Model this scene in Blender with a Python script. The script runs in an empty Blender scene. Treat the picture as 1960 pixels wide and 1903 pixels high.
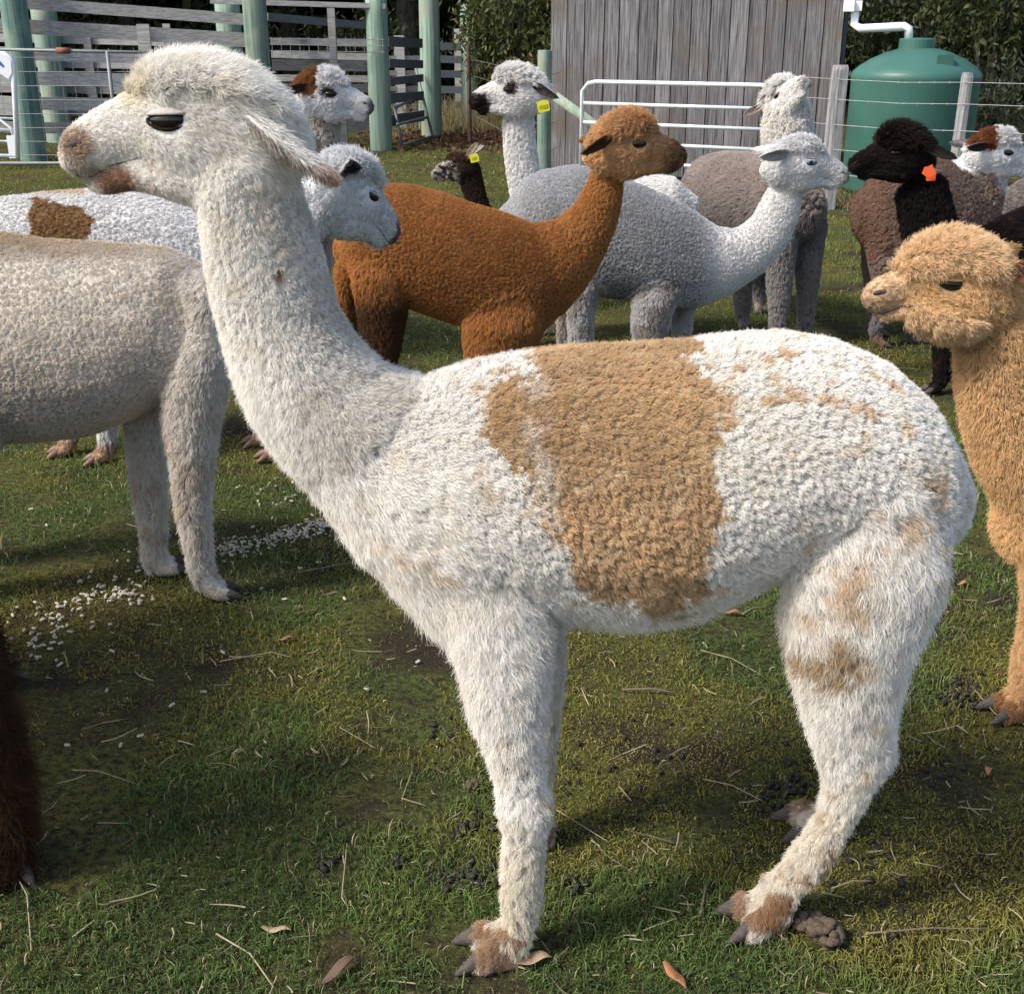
import bpy, bmesh, math, random
import numpy as np
from mathutils import Vector, Matrix
from mathutils.bvhtree import BVHTree

SC = bpy.context.scene
COL = SC.collection
RNG = np.random.default_rng(11)
random.seed(5)

# ------------------------------------------------------------------ camera
CAM_H, PITCH, FPX = 1.40, math.radians(21.0), 2300.0      # metres, radians, focal length in photo pixels (1960 wide)
CU, CV = 980.0, 951.5
cam_d = bpy.data.cameras.new('camera')
cam_d.sensor_width = 36.0
cam_d.lens = FPX / 1960.0 * 36.0
cam_d.clip_start, cam_d.clip_end = 0.05, 1000.0
cam = bpy.data.objects.new('camera', cam_d)
COL.objects.link(cam)
cam.location = (0, 0, CAM_H)
cam.rotation_euler = (math.pi/2 - PITCH, 0, 0)
SC.camera = cam

# ------------------------------------------------------------------ sky, sun, exposure
SUN_EL = math.radians(45.0)
SUN_H = np.array([-0.91, -0.415])                       # horizontal direction towards the sun
w = bpy.data.worlds.new('World')
SC.world = w
w.use_nodes = True
nt = w.node_tree
sky = nt.nodes.new('ShaderNodeTexSky')
sky.sky_type = 'NISHITA'
sky.sun_disc = False
sky.air_density = 1.0; sky.dust_density = 2.8; sky.ozone_density = 0.8
sky.sun_elevation = SUN_EL
sky.sun_rotation = math.atan2(SUN_H[0], SUN_H[1])
nt.links.new(sky.outputs[0], nt.nodes['Background'].inputs[0])
nt.nodes['Background'].inputs[1].default_value = 0.15
sun_d = bpy.data.lights.new('sun', 'SUN')
sun_d.energy = 2.8
sun_d.angle = math.radians(10.0)
sun_d.color = (1.0, 0.955, 0.885)
sun = bpy.data.objects.new('sun', sun_d)
COL.objects.link(sun)
sdir = Vector((SUN_H[0]*math.cos(SUN_EL), SUN_H[1]*math.cos(SUN_EL), math.sin(SUN_EL)))
sun.rotation_euler = sdir.to_track_quat('Z', 'Y').to_euler()
sun.location = (-8, -3, 8)
SC.view_settings.view_transform = 'Standard'
SC.view_settings.look = 'None'
SC.view_settings.exposure = 0.72
SC.view_settings.gamma = 1.0
SC.view_settings.use_curve_mapping = False
SC.render.engine = 'CYCLES'
SC.cycles.max_bounces = 6
SC.cycles.diffuse_bounces = 4
SC.cycles.glossy_bounces = 2
SC.cycles.transmission_bounces = 2
SC.cycles.transparent_max_bounces = 6
SC.cycles.sample_clamp_indirect = 4.0
SC.cycles.use_denoising = True
SC.cycles.use_adaptive_sampling = True
SC.cycles.adaptive_threshold = 0.02
try:
    SC.cycles_curves.subdivisions = 1
    SC.cycles_curves.shape = 'RIBBONS'
except Exception:
    pass

# ------------------------------------------------------------------ photo pixel <-> place
_cp, _sp = math.cos(PITCH), math.sin(PITCH)
C0 = np.array([0, 0, CAM_H])
R_ = np.array([1.0, 0, 0]); F_ = np.array([0, _cp, -_sp]); U_ = np.array([0, _sp, _cp])

def ray(u, v):
    return R_*((u-CU)/FPX) + U_*((CV-v)/FPX) + F_

def ground(u, v, z=0.0):
    r = ray(u, v)
    return C0 + r*((z-CAM_H)/r[2])

class Plane:
    """vertical plane through (x0, y0) running along (cos yaw, sin yaw)"""
    def __init__(s, y0, yaw=0.0, x0=0.0):
        s.o = np.array([x0, y0, 0.0]); s.n = np.array([-math.sin(yaw), math.cos(yaw), 0.0])
        s.yaw = yaw
    def at(s, u, v, off=0.0):
        r = ray(u, v)
        return C0 + r*((np.dot(s.o-C0, s.n)+off)/np.dot(r, s.n))

def project(P):
    d = P - C0
    z = d @ F_
    return np.stack([CU + FPX*(d @ R_)/z, CV - FPX*(d @ U_)/z], -1)

# ------------------------------------------------------------------ numpy helpers
def lin(r, g, b):
    f = lambda c: (c/255/12.92) if c/255 <= 0.04045 else ((c/255+0.055)/1.055)**2.4
    return np.array([f(r), f(g), f(b)])

def vnoise(P, scale, seed=0):
    """smooth value noise 0..1"""
    Q = np.asarray(P, float)*scale + seed*17.31 + 1000.0
    i = np.floor(Q).astype(np.int64); f = Q - i
    f = f*f*(3-2*f)
    out = 0
    for dx in (0, 1):
        for dy in (0, 1):
            for dz in (0, 1):
                n = (i[:, 0]+dx)*73856093 ^ (i[:, 1]+dy)*19349663 ^ (i[:, 2]+dz)*83492791 ^ (seed*2654435)
                n = (n ^ (n >> 13)) * 1274126177 & 0x7fffffff
                n = (n ^ (n >> 16)) & 0xffff
                wgt = (f[:, 0] if dx else 1-f[:, 0])*(f[:, 1] if dy else 1-f[:, 1])*(f[:, 2] if dz else 1-f[:, 2])
                out = out + wgt*n/65535.0
    return out

def fbm(P, scale, seed=0):
    return (vnoise(P, scale, seed) + 0.5*vnoise(P, scale*2.1, seed+1) + 0.25*vnoise(P, scale*4.3, seed+2))/1.75

def inpoly(uv, poly):
    x, y = uv[:, 0], uv[:, 1]
    ins = np.zeros(len(x), bool)
    n = len(poly)
    for k in range(n):
        x1, y1 = poly[k]; x2, y2 = poly[(k+1) % n]
        if y1 == y2: continue
        c = ((y1 > y) != (y2 > y)) & (x < (x2-x1)*(y-y1)/(y2-y1)+x1)
        ins ^= c
    return ins

def unit(a):
    return a/np.maximum(np.linalg.norm(a, axis=-1, keepdims=True), 1e-9)

def sstep(a, b, x):
    t = np.clip((x-a)/(b-a), 0, 1)
    return t*t*(3-2*t)

# ------------------------------------------------------------------ object helpers
def link(o, parent=None):
    COL.objects.link(o)
    if parent is not None:
        o.parent = parent
        o.matrix_parent_inverse = Matrix.Translation(-parent.location)
    return o

def thing(name, label, cat, loc=(0, 0, 0), group=None):
    o = bpy.data.objects.new(name, None)
    o.location = tuple(float(c) for c in loc)
    o.empty_display_size = 0.1
    COL.objects.link(o)
    o['label'] = label; o['category'] = cat
    if group: o['group'] = group
    return o

def tag(o, label, cat, group=None):
    o['label'] = label; o['category'] = cat
    if group: o['group'] = group
    return o

def mesh_obj(name, V, Fc, mat, parent=None, smooth=False):
    me = bpy.data.meshes.new(name)
    me.from_pydata([tuple(map(float, v)) for v in V], [], [tuple(map(int, f)) for f in Fc])
    me.update()
    if smooth:
        me.polygons.foreach_set('use_smooth', [True]*len(me.polygons))
    if mat: me.materials.append(mat)
    o = bpy.data.objects.new(name, me)
    return link(o, parent)

def box_vf(c, half, axes=None):
    c = np.array(c, float)
    ax = np.eye(3) if axes is None else np.array(axes, float)
    V = []
    for sx in (-1, 1):
        for sy in (-1, 1):
            for sz in (-1, 1):
                V.append(c + ax[0]*sx*half[0] + ax[1]*sy*half[1] + ax[2]*sz*half[2])
    Fc = [(0, 1, 3, 2), (4, 6, 7, 5), (0, 4, 5, 1), (2, 3, 7, 6), (0, 2, 6, 4), (1, 5, 7, 3)]
    return V, Fc

def tube_vf(pts, rad, n=10, closed=True):
    """swept tube through pts; rad scalar or list"""
    pts = [np.array(p, float) for p in pts]
    m = len(pts)
    rad = [rad]*m if np.isscalar(rad) else list(rad)
    V, Fc = [], []
    prev = None
    for k in range(m):
        t = pts[min(k+1, m-1)] - pts[max(k-1, 0)]
        t = t/ max(np.linalg.norm(t), 1e-9)
        if prev is None:
            a = np.cross(t, [0, 0, 1.0])
            if np.linalg.norm(a) < 1e-3: a = np.cross(t, [0, 1.0, 0])
        else:
            a = prev - t*np.dot(prev, t)
        a = a/np.linalg.norm(a); b = np.cross(t, a); prev = a
        for j in range(n):
            th = 2*math.pi*j/n
            V.append(pts[k] + rad[k]*(a*math.cos(th)+b*math.sin(th)))
    for k in range(m-1):
        for j in range(n):
            Fc.append((k*n+j, k*n+(j+1) % n, (k+1)*n+(j+1) % n, (k+1)*n+j))
    if closed:
        Fc.append(tuple(reversed(range(n)))); Fc.append(tuple(range((m-1)*n, m*n)))
    return V, Fc

def ell_vf(c, axes, nu=14, nv=9):
    """ellipsoid with three axis vectors"""
    V = [np.array(c)+np.array(axes[2])]
    for i in range(1, nv):
        ph = math.pi*i/nv
        for j in range(nu):
            th = 2*math.pi*j/nu
            V.append(np.array(c)+np.array(axes[0])*math.sin(ph)*math.cos(th)+np.array(axes[1])*math.sin(ph)*math.sin(th)+np.array(axes[2])*math.cos(ph))
    V.append(np.array(c)-np.array(axes[2]))
    Fc = []
    for j in range(nu): Fc.append((0, 1+j, 1+(j+1) % nu))
    for i in range(nv-2):
        for j in range(nu):
            a = 1+i*nu
            Fc.append((a+j, a+nu+j, a+nu+(j+1) % nu, a+(j+1) % nu))
    e = len(V)-1; a = 1+(nv-2)*nu
    for j in range(nu): Fc.append((e, a+(j+1) % nu, a+j))
    return V, Fc

def join_vf(lst):
    V, Fc = [], []
    for v, f in lst:
        o = len(V)
        V += list(v); Fc += [tuple(i+o for i in q) for q in f]
    return V, Fc

# ------------------------------------------------------------------ materials
def new_mat(name):
    m = bpy.data.materials.new(name); m.use_nodes = True
    nt = m.node_tree
    return m, nt, nt.nodes['Principled BSDF']

def plain(name, col, rough=0.6, metal=0.0, noise=None, spec=0.4):
    """one colour broken up by a noise of (scale, amount)"""
    m, nt, b = new_mat(name)
    b.inputs['Roughness'].default_value = rough
    b.inputs['Metallic'].default_value = metal
    b.inputs['Specular IOR Level'].default_value = spec
    if noise:
        tc = nt.nodes.new('ShaderNodeTexCoord')
        nz = nt.nodes.new('ShaderNodeTexNoise'); nz.inputs['Scale'].default_value = noise[0]; nz.inputs['Detail'].default_value = 6
        nt.links.new(tc.outputs['Object'], nz.inputs['Vector'])
        mx = nt.nodes.new('ShaderNodeMix'); mx.data_type = 'RGBA'
        mx.inputs['A'].default_value = (*[c*(1-noise[1]) for c in col], 1); mx.inputs['B'].default_value = (*[min(1, c*(1+noise[1])) for c in col], 1)
        nt.links.new(nz.outputs['Fac'], mx.inputs['Factor'])
        nt.links.new(mx.outputs['Result'], b.inputs['Base Color'])
        bp = nt.nodes.new('ShaderNodeBump'); bp.inputs['Strength'].default_value = 0.15; bp.inputs['Distance'].default_value = 0.01
        nt.links.new(nz.outputs['Fac'], bp.inputs['Height']); nt.links.new(bp.outputs['Normal'], b.inputs['Normal'])
    else:
        b.inputs['Base Color'].default_value = (*col, 1)
    return m

def wood(name, c1, c2, stretch, rough=0.85, scale=6.0, c3=None):
    """weathered wood; stretch = noise scale per world axis, small along the grain"""
    m, nt, b = new_mat(name)
    b.inputs['Roughness'].default_value = rough
    b.inputs['Specular IOR Level'].default_value = 0.2
    geo = nt.nodes.new('ShaderNodeTexCoord')
    mp = nt.nodes.new('ShaderNodeMapping'); mp.inputs['Scale'].default_value = stretch
    oi = nt.nodes.new('ShaderNodeObjectInfo')
    ad = nt.nodes.new('ShaderNodeVectorMath'); ad.operation = 'MULTIPLY_ADD'
    ad.inputs[1].default_value = (1, 1, 1)
    cb = nt.nodes.new('ShaderNodeCombineXYZ')
    ml = nt.nodes.new('ShaderNodeMath'); ml.operation = 'MULTIPLY'; ml.inputs[1].default_value = 57.0
    nt.links.new(oi.outputs['Random'], ml.inputs[0])
    for k in range(3): nt.links.new(ml.outputs[0], cb.inputs[k])
    nt.links.new(geo.outputs['Object'], mp.inputs['Vector'])
    nt.links.new(mp.outputs['Vector'], ad.inputs[0]); nt.links.new(cb.outputs[0], ad.inputs[2])
    n1 = nt.nodes.new('ShaderNodeTexNoise'); n1.inputs['Scale'].default_value = scale; n1.inputs['Detail'].default_value = 8; n1.inputs['Roughness'].default_value = 0.7
    nt.links.new(ad.outputs[0], n1.inputs['Vector'])
    cr = nt.nodes.new('ShaderNodeValToRGB')
    cr.color_ramp.elements[0].position = 0.38; cr.color_ramp.elements[0].color = (*c1, 1)
    cr.color_ramp.elements[1].position = 0.62; cr.color_ramp.elements[1].color = (*c2, 1)
    nt.links.new(n1.outputs['Fac'], cr.inputs['Fac'])
    # board to board variation
    mr = nt.nodes.new('ShaderNodeMapRange'); mr.inputs['To Min'].default_value = 0.72; mr.inputs['To Max'].default_value = 1.2
    nt.links.new(oi.outputs['Random'], mr.inputs['Value'])
    mx = nt.nodes.new('ShaderNodeVectorMath'); mx.operation = 'SCALE'
    nt.links.new(cr.outputs['Color'], mx.inputs[0]); nt.links.new(mr.outputs[0], mx.inputs['Scale'])
    last = mx.outputs[0]
    if c3 is not None:
        n2 = nt.nodes.new('ShaderNodeTexNoise'); n2.inputs['Scale'].default_value = 2.2; n2.inputs['Detail'].default_value = 5
        nt.links.new(geo.outputs['Object'], n2.inputs['Vector'])
        r2 = nt.nodes.new('ShaderNodeMapRange'); r2.inputs['From Min'].default_value = 0.5; r2.inputs['From Max'].default_value = 0.75
        nt.links.new(n2.outputs['Fac'], r2.inputs['Value'])
        m2 = nt.nodes.new('ShaderNodeMix'); m2.data_type = 'RGBA'; m2.inputs['B'].default_value = (*c3, 1)
        nt.links.new(r2.outputs[0], m2.inputs['Factor']); nt.links.new(last, m2.inputs['A'])
        last = m2.outputs['Result']
    nt.links.new(last, b.inputs['Base Color'])
    bp = nt.nodes.new('ShaderNodeBump'); bp.inputs['Strength'].default_value = 0.5; bp.inputs['Distance'].default_value = 0.01
    nt.links.new(n1.outputs['Fac'], bp.inputs['Height']); nt.links.new(bp.outputs['Normal'], b.inputs['Normal'])
    return m

def attr_mat(name, rough=0.75, spec=0.15, sheen=0.0, bump=None, gain=1.0, trans=0.0, root=None):
    """colour from the 'col' attribute stored on the geometry"""
    m, nt, b = new_mat(name)
    b.inputs['Roughness'].default_value = rough
    b.inputs['Specular IOR Level'].default_value = spec
    b.inputs['Sheen Weight'].default_value = sheen
    at = nt.nodes.new('ShaderNodeAttribute'); at.attribute_name = 'col'
    sc = nt.nodes.new('ShaderNodeVectorMath'); sc.operation = 'SCALE'; sc.inputs['Scale'].default_value = gain
    nt.links.new(at.outputs['Color'], sc.inputs[0]); nt.links.new(sc.outputs[0], b.inputs['Base Color'])
    if root is not None:      # fibre colour runs darker at the base, lighter at the tip
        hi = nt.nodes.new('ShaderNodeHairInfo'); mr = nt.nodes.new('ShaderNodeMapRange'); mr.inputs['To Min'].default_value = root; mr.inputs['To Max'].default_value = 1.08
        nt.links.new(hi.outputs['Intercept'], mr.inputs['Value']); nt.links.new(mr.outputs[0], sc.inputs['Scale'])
    if bump:
        tc = nt.nodes.new('ShaderNodeTexCoord')
        vo = nt.nodes.new('ShaderNodeTexVoronoi'); vo.inputs['Scale'].default_value = bump[0]; vo.feature = 'SMOOTH_F1'
        nz = nt.nodes.new('ShaderNodeTexNoise'); nz.inputs['Scale'].default_value = bump[0]*0.6
        vm = nt.nodes.new('ShaderNodeVectorMath'); vm.operation = 'MULTIPLY_ADD'; vm.inputs[1].default_value = (0.03, 0.03, 0.03)
        nt.links.new(tc.outputs['Object'], nz.inputs['Vector'])
        nt.links.new(nz.outputs['Color'], vm.inputs[0]); nt.links.new(tc.outputs['Object'], vm.inputs[2])
        nt.links.new(vm.outputs[0], vo.inputs['Vector'])
        bp = nt.nodes.new('ShaderNodeBump'); bp.invert = True; bp.inputs['Strength'].default_value = bump[1]; bp.inputs['Distance'].default_value = 0.02
        nt.links.new(vo.outputs['Distance'], bp.inputs['Height']); nt.links.new(bp.outputs['Normal'], b.inputs['Normal'])
    if trans > 0:
        tr = nt.nodes.new('ShaderNodeBsdfTranslucent'); mxs = nt.nodes.new('ShaderNodeMixShader'); mxs.inputs[0].default_value = trans
        nt.links.new(sc.outputs[0], tr.inputs['Color'])
        nt.links.new(b.outputs[0], mxs.inputs[1]); nt.links.new(tr.outputs[0], mxs.inputs[2])
        nt.links.new(mxs.outputs[0], nt.nodes['Material Output'].inputs['Surface'])
    return m

def curves_obj(name, pts, radii, cols, mat, parent=None):
    """pts (n,k,3), radii (n,k), cols (n,3) -> one hair curves object"""
    n, k = pts.shape[:2]
    hc = bpy.data.hair_curves.new(name)
    hc.add_curves([k]*n)
    hc.attributes['position'].data.foreach_set('vector', pts.astype(np.float32).ravel())
    ra = hc.attributes.get('radius') or hc.attributes.new('radius', 'FLOAT', 'POINT')
    ra.data.foreach_set('value', radii.astype(np.float32).ravel())
    ca = hc.attributes.new('col', 'FLOAT_COLOR', 'CURVE')
    ca.data.foreach_set('color', np.concatenate([np.clip(cols, 0, 1), np.ones((n, 1))], 1).astype(np.float32).ravel())
    hc.materials.append(mat)
    o = bpy.data.objects.new(name, hc)
    return link(o, parent)
# ------------------------------------------------------------------ ground
def axis(lo, hi, near_lo, near_hi, fine, growth=1.35):
    a = list(np.arange(near_lo, near_hi, fine))
    st = fine
    x = near_hi
    while x < hi: a.append(x); st *= growth; x += st
    a.append(hi)
    st = fine; x = near_lo - st; pre = []
    while x > lo: pre.append(x); st *= growth; x -= st
    pre.append(lo)
    return np.array(sorted(pre) + a)

def ground_z(x, y):
    P = np.stack([x, y, np.zeros_like(x)], 1)
    d = np.hypot(x, y)
    return (fbm(P, 3.0, 5)-.5)*0.020*np.clip(1.2-d/40, .2, 1) + (vnoise(P, 14, 8)-.5)*0.008*(d < 9)

gx = axis(-300, 300, -3.4, 3.4, 0.045); gy = axis(-60, 400, 0.9, 7.5, 0.045)
GX, GY = np.meshgrid(gx, gy)
gz = ground_z(GX.ravel(), GY.ravel())
Vg = np.stack([GX.ravel(), GY.ravel(), gz], 1)
nx, ny = len(gx), len(gy)
ii = (np.arange(ny-1)[:, None]*nx + np.arange(nx-1)[None]).ravel()
Fg = np.stack([ii, ii+1, ii+nx+1, ii+nx], 1)

def ground_mat():
    m, nt, b = new_mat('mossy_turf')
    b.inputs['Roughness'].default_value = 0.95; b.inputs['Specular IOR Level'].default_value = 0.1
    tc = nt.nodes.new('ShaderNodeTexCoord')
    def nz(scale, det=6, rough=.6):
        n = nt.nodes.new('ShaderNodeTexNoise'); n.inputs['Scale'].default_value = scale; n.inputs['Detail'].default_value = det; n.inputs['Roughness'].default_value = rough
        nt.links.new(tc.outputs['Object'], n.inputs['Vector']); return n.outputs['Fac']
    def ramp(fac, lo, hi):
        r = nt.nodes.new('ShaderNodeMapRange'); r.inputs['From Min'].default_value = lo; r.inputs['From Max'].default_value = hi
        nt.links.new(fac, r.inputs['Value']); return r.outputs[0]
    def mix(f, a, c):
        x = nt.nodes.new('ShaderNodeMix'); x.data_type = 'RGBA'
        nt.links.new(f, x.inputs['Factor'])
        for k, v in (('A', a), ('B', c)):
            if isinstance(v, tuple): x.inputs[k].default_value = (*v, 1)
            else: nt.links.new(v, x.inputs[k])
        return x.outputs['Result']
    c = mix(ramp(nz(1.3), .4, .62), (.075, .105, .026), (.135, .125, .028))
    c = mix(ramp(nz(4.5), .5, .66), c, (.055, .062, .022))
    c = mix(ramp(nz(55, 4, .7), .42, .62), c, (.034, .026, .017))
    c = mix(ramp(nz(2.6), .50, .62), c, (.040, .031, .021))
    c = mix(ramp(nz(130, 2), .62, .74), c, (.21, .19, .10))
    nt.links.new(c, b.inputs['Base Color'])
    bp = nt.nodes.new('ShaderNodeBump'); bp.inputs['Strength'].default_value = 0.9; bp.inputs['Distance'].default_value = 0.02
    nt.links.new(nz(70, 5, .75), bp.inputs['Height']); nt.links.new(bp.outputs['Normal'], b.inputs['Normal'])
    return m
g = mesh_obj('ground', Vg, Fg, ground_mat(), None, True)
g['kind'] = 'structure'

# ------------------------------------------------------------------ trees and bushes beyond the yards
BARK = wood('bark', (.045, .038, .032), (.13, .115, .10), (5, 5, .6), scale=5)
LEAF = attr_mat('gum_leaf', rough=0.55, spec=0.3, trans=0.25)

def leaves_vf(C, size, rng, droop=0.5, narrow=.28):
    """one folded leaf (two triangles) per centre in C"""
    n = len(C)
    d = rng.normal(0, 1, (n, 3)); d[:, 2] -= droop*1.5; d = unit(d)
    s = unit(np.cross(d, rng.normal(0, 1, (n, 3))))
    L = size*rng.uniform(.6, 1.3, n)[:, None]
    a = C-d*L*.5; b = C+d*L*.5; m = C + s*L*narrow; m2 = C - s*L*narrow
    V = np.stack([a, m, b, m2], 1).reshape(-1, 3)
    F = np.arange(n)[:, None]*4 + np.array([[0, 1, 2, 3]])
    return V, F

def leaf_obj(name, C, size, cols, parent, rng, droop=.5, narrow=.28):
    V, F = leaves_vf(C, size, rng, droop, narrow)
    me = bpy.data.meshes.new(name)
    me.vertices.add(len(V)); me.vertices.foreach_set('co', V.astype(np.float32).ravel())
    me.loops.add(len(F)*4); me.loops.foreach_set('vertex_index', F.astype(np.int32).ravel())
    me.polygons.add(len(F)); me.polygons.foreach_set('loop_start', np.arange(0, len(F)*4, 4, dtype=np.int32))
    me.update(calc_edges=True)
    ca = me.attributes.new('col', 'FLOAT_COLOR', 'POINT')
    cc = np.repeat(cols, 4, 0)
    ca.data.foreach_set('color', np.concatenate([cc, np.ones((len(cc), 1))], 1).astype(np.float32).ravel())
    me.materials.append(LEAF)
    o = bpy.data.objects.new(name, me)
    return link(o, parent)

def clumps(c, r, nclump, per, rng, cr=.35, shell=.5):
    """leaf centres gathered in clumps through an ellipsoid"""
    d = unit(rng.normal(0, 1, (nclump, 3))); q = rng.uniform(shell, 1, nclump)[:, None]
    cc = np.array(c)+d*q*np.array(r)
    P = np.repeat(cc, per, 0) + rng.normal(0, cr*.5, (nclump*per, 3))
    return P, np.repeat(rng.random(nclump), per)

def leaf_cols(n, rng, tone, dark=(.016, .026, .008), light=(.07, .09, .03)):
    t = np.clip(tone*.7 + rng.random(n)*.4, 0, 1)[:, None]
    return np.array(dark)*(1-t) + np.array(light)*t

def tree(label, x, y, h, cr, trunk_r, seed, low=1.8, nclump=150, per=26, light=(.05, .065, .02), lean=0.0):
    rng = np.random.default_rng(seed)
    t = thing('gum_tree', label, 'tree', (x, y, 0), 'trees behind the yards')
    top = np.array([x+lean*h, y, h*.8])
    pts = [np.array([x, y, -.1]), np.array([x+lean*h*.3+rng.normal(0, .05), y, h*.3]), np.array([x+lean*h*.6, y+rng.normal(0, .1), h*.55]), top]
    vf = [tube_vf(pts, [trunk_r*1.15, trunk_r*.95, trunk_r*.7, trunk_r*.2], 12)]
    for k in range(7):
        a = rng.uniform(0, 2*math.pi); q = rng.uniform(.35, .8)
        s0 = pts[0]*(1-q)+top*q
        e = s0 + np.array([math.cos(a), math.sin(a), .5])*cr*rng.uniform(.5, .9)
        vf.append(tube_vf([s0, (s0+e)/2+np.array([0, 0, .15]), e], [trunk_r*.35, trunk_r*.22, trunk_r*.06], 7))
    V, F = join_vf(vf)
    mesh_obj('trunk', V, F, BARK, t, True)
    P, tone = clumps((x+lean*h*.7, y, (h+low)/2), (cr, cr, (h-low)/2), nclump, per, rng, cr=.8)
    leaf_obj('crown', P, .34, leaf_cols(len(P), rng, tone, light=light), t, rng)
    return t

def bush(label, u, y, r, seed, z=None, nclump=60, per=40, leaf=.10, light=(.13, .16, .05), name='shrub', dark=(.018, .028, .009), cr=.22):
    rng = np.random.default_rng(seed)
    x = (u-CU)/FPX*(y*_cp+.4*_sp)
    t = thing(name, label, 'shrub', (x, y, 0), 'shrubs behind the yards')
    vf = []
    zz = r[2] if z is None else z
    for k in range(9):
        a = rng.uniform(0, 2*math.pi); rr = rng.uniform(.1, .8)
        e = np.array([x+math.cos(a)*r[0]*rr, y+math.sin(a)*r[1]*rr, zz+r[2]*rng.uniform(-.2, .6)])
        b = np.array([x+math.cos(a)*.08, y+math.sin(a)*.08, -.05])
        vf.append(tube_vf([b, (b+e)/2+np.array([0, 0, .2]), e], [.03, .02, .006], 6))
    V, F = join_vf(vf); mesh_obj('stem', V, F, BARK, t, True)
    P, tone = clumps((x, y, zz), r, nclump, per, rng, cr=cr, shell=.35)
    P = P[P[:, 2] > .05]; tone = tone[:len(P)]
    leaf_obj('foliage', P, leaf, leaf_cols(len(P), rng, tone, dark, light), t, rng, droop=.7, narrow=.16)
    return t

ux = lambda u, y, z=.9: (u-CU)/FPX*(y*_cp+(CAM_H-z)*_sp)
tree('grey gum trunk rising right of the tall green post', ux(783, 24), 24, 9.5, 3.4, .20, 1, lean=-.01)
tree('slim gum behind the left yard rails under the dark canopy', ux(250, 25), 25, 9, 3.2, .16, 2)
tree('gum at the far left behind the yard rails', ux(-60, 23.5), 23.5, 10, 3.6, .22, 3)
tree('gum standing behind the middle of the yard', ux(560, 27), 27, 10, 3.6, .2, 4)
tree('leaning gum hidden in shade left of the shed', ux(960, 25), 25, 9, 3.4, .17, 5, lean=.02)
tree('gum rising behind the weatherboard shed', ux(1330, 22), 22, 10, 3.8, .24, 6)
tree('gum behind the green water tank', ux(1760, 21), 21, 9, 3.4, .17, 7)
tree('gum at the far right beyond the wire fence', ux(2000, 19), 19, 8.5, 3.2, .18, 8)
tree('tall gum left of the yards, out past the pen corner', ux(-260, 21), 21, 10, 3.8, .22, 9)
tree('gum shading the yards, second from the left edge', ux(-420, 24), 24, 10, 4.0, .22, 10, low=1.2)  # this tree and the next are added out of view to block sun
tree('gum far out to the left of the yards', ux(-620, 23), 23, 10, 4.0, .22, 11, low=1.2)
bush('olive green bush with drooping leaves left of the shed', 985, 17.5, (.85, .6, .95), 21, z=1.55, nclump=110, per=55, leaf=.10, light=(.12, .135, .04))
bush('rusty brown and green undergrowth at the shed corner', 1015, 16.0, (.5, .4, .5), 22, z=.75, nclump=60, per=40, leaf=.085, light=(.17, .12, .05))
bush('yellow green bush high behind the right of the tank', 1905, 15.5, (1.0, .6, .8), 23, z=1.75, nclump=110, per=50, leaf=.10, light=(.075, .085, .026))
bush('olive bush between shed gutter and water tank top', 1700, 17.0, (1.0, .6, .8), 24, z=1.75, nclump=100, per=45, leaf=.10, light=(.05, .06, .02))
bush('dark bush behind the wire fence right of the tank', 1920, 14.0, (.7, .4, .45), 25, z=.7, nclump=60, per=36, leaf=.08, light=(.05, .06, .03))
bush('dark bush behind the yard gate planks', 700, 21.5, (1.3, .7, .9), 26, z=1.0, nclump=90, per=40, leaf=.12, light=(.03, .04, .014))
bush('dim bush behind the left yard rails', 180, 22.0, (1.6, .7, 1.0), 27, z=1.0, nclump=90, per=40, leaf=.12, light=(.022, .03, .01))
bush('dim bush behind the centre of the left yard', 440, 22.5, (1.3, .7, 1.0), 28, z=1.1, nclump=90, per=40, leaf=.12, light=(.022, .03, .01))
# the wood behind reads as one dark mass
rng = np.random.default_rng(40)
nW = 75000
Pw = np.stack([rng.uniform(-22, 22, nW), rng.uniform(27, 34, nW), rng.uniform(0, 1, nW)**.9*9], 1)
wo = leaf_obj('wood', Pw, .55, leaf_cols(nW, rng, rng.random(nW), light=(.022, .03, .01)), None, rng, narrow=.4)
wo['kind'] = 'stuff'; wo['label'] = 'dark wood of gum trees closing off the background'; wo['category'] = 'wood'

# ------------------------------------------------------------------ weatherboard shed
BOARD = wood('weathered_board', (.055, .053, .055), (.24, .235, .24), (22, 22, .6), scale=4, c3=(.13, .105, .085))
GALV = plain('galvanised_steel', (.55, .57, .60), rough=.45, metal=.6, noise=(12, .12))
WHITE_P = plain('white_pvc', (.78, .80, .82), rough=.35, noise=(8, .05))
ROOFM = plain('roof_sheet', (.35, .42, .40), rough=.5, metal=.3, noise=(6, .1))
DARKSIDE = wood('shed_side_board', (.06, .06, .07), (.15, .15, .16), (14, 14, .5), scale=4)
shed_yaw = -math.radians(15)
sh_r = np.array([ux(1603, 12.4), 12.4, 0]); ex = np.array([math.cos(shed_yaw), math.sin(shed_yaw), 0]); en = np.array([-ex[1], ex[0], 0]); ez = np.array([0, 0, 1.0])
sh_w = 2.88
sh_l = sh_r - ex*sh_w
shed = thing('weatherboard_shed', 'grey vertical board shed with white gutter behind the steel gate', 'shed', (sh_l+sh_r)/2+en*1.2)
TOPZ = 1.80
nb = 16
rb = np.random.default_rng(2)
edges = np.linspace(0, sh_w, nb+1) + np.concatenate([[0], rb.uniform(-.02, .02, nb-1), [0]])
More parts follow.
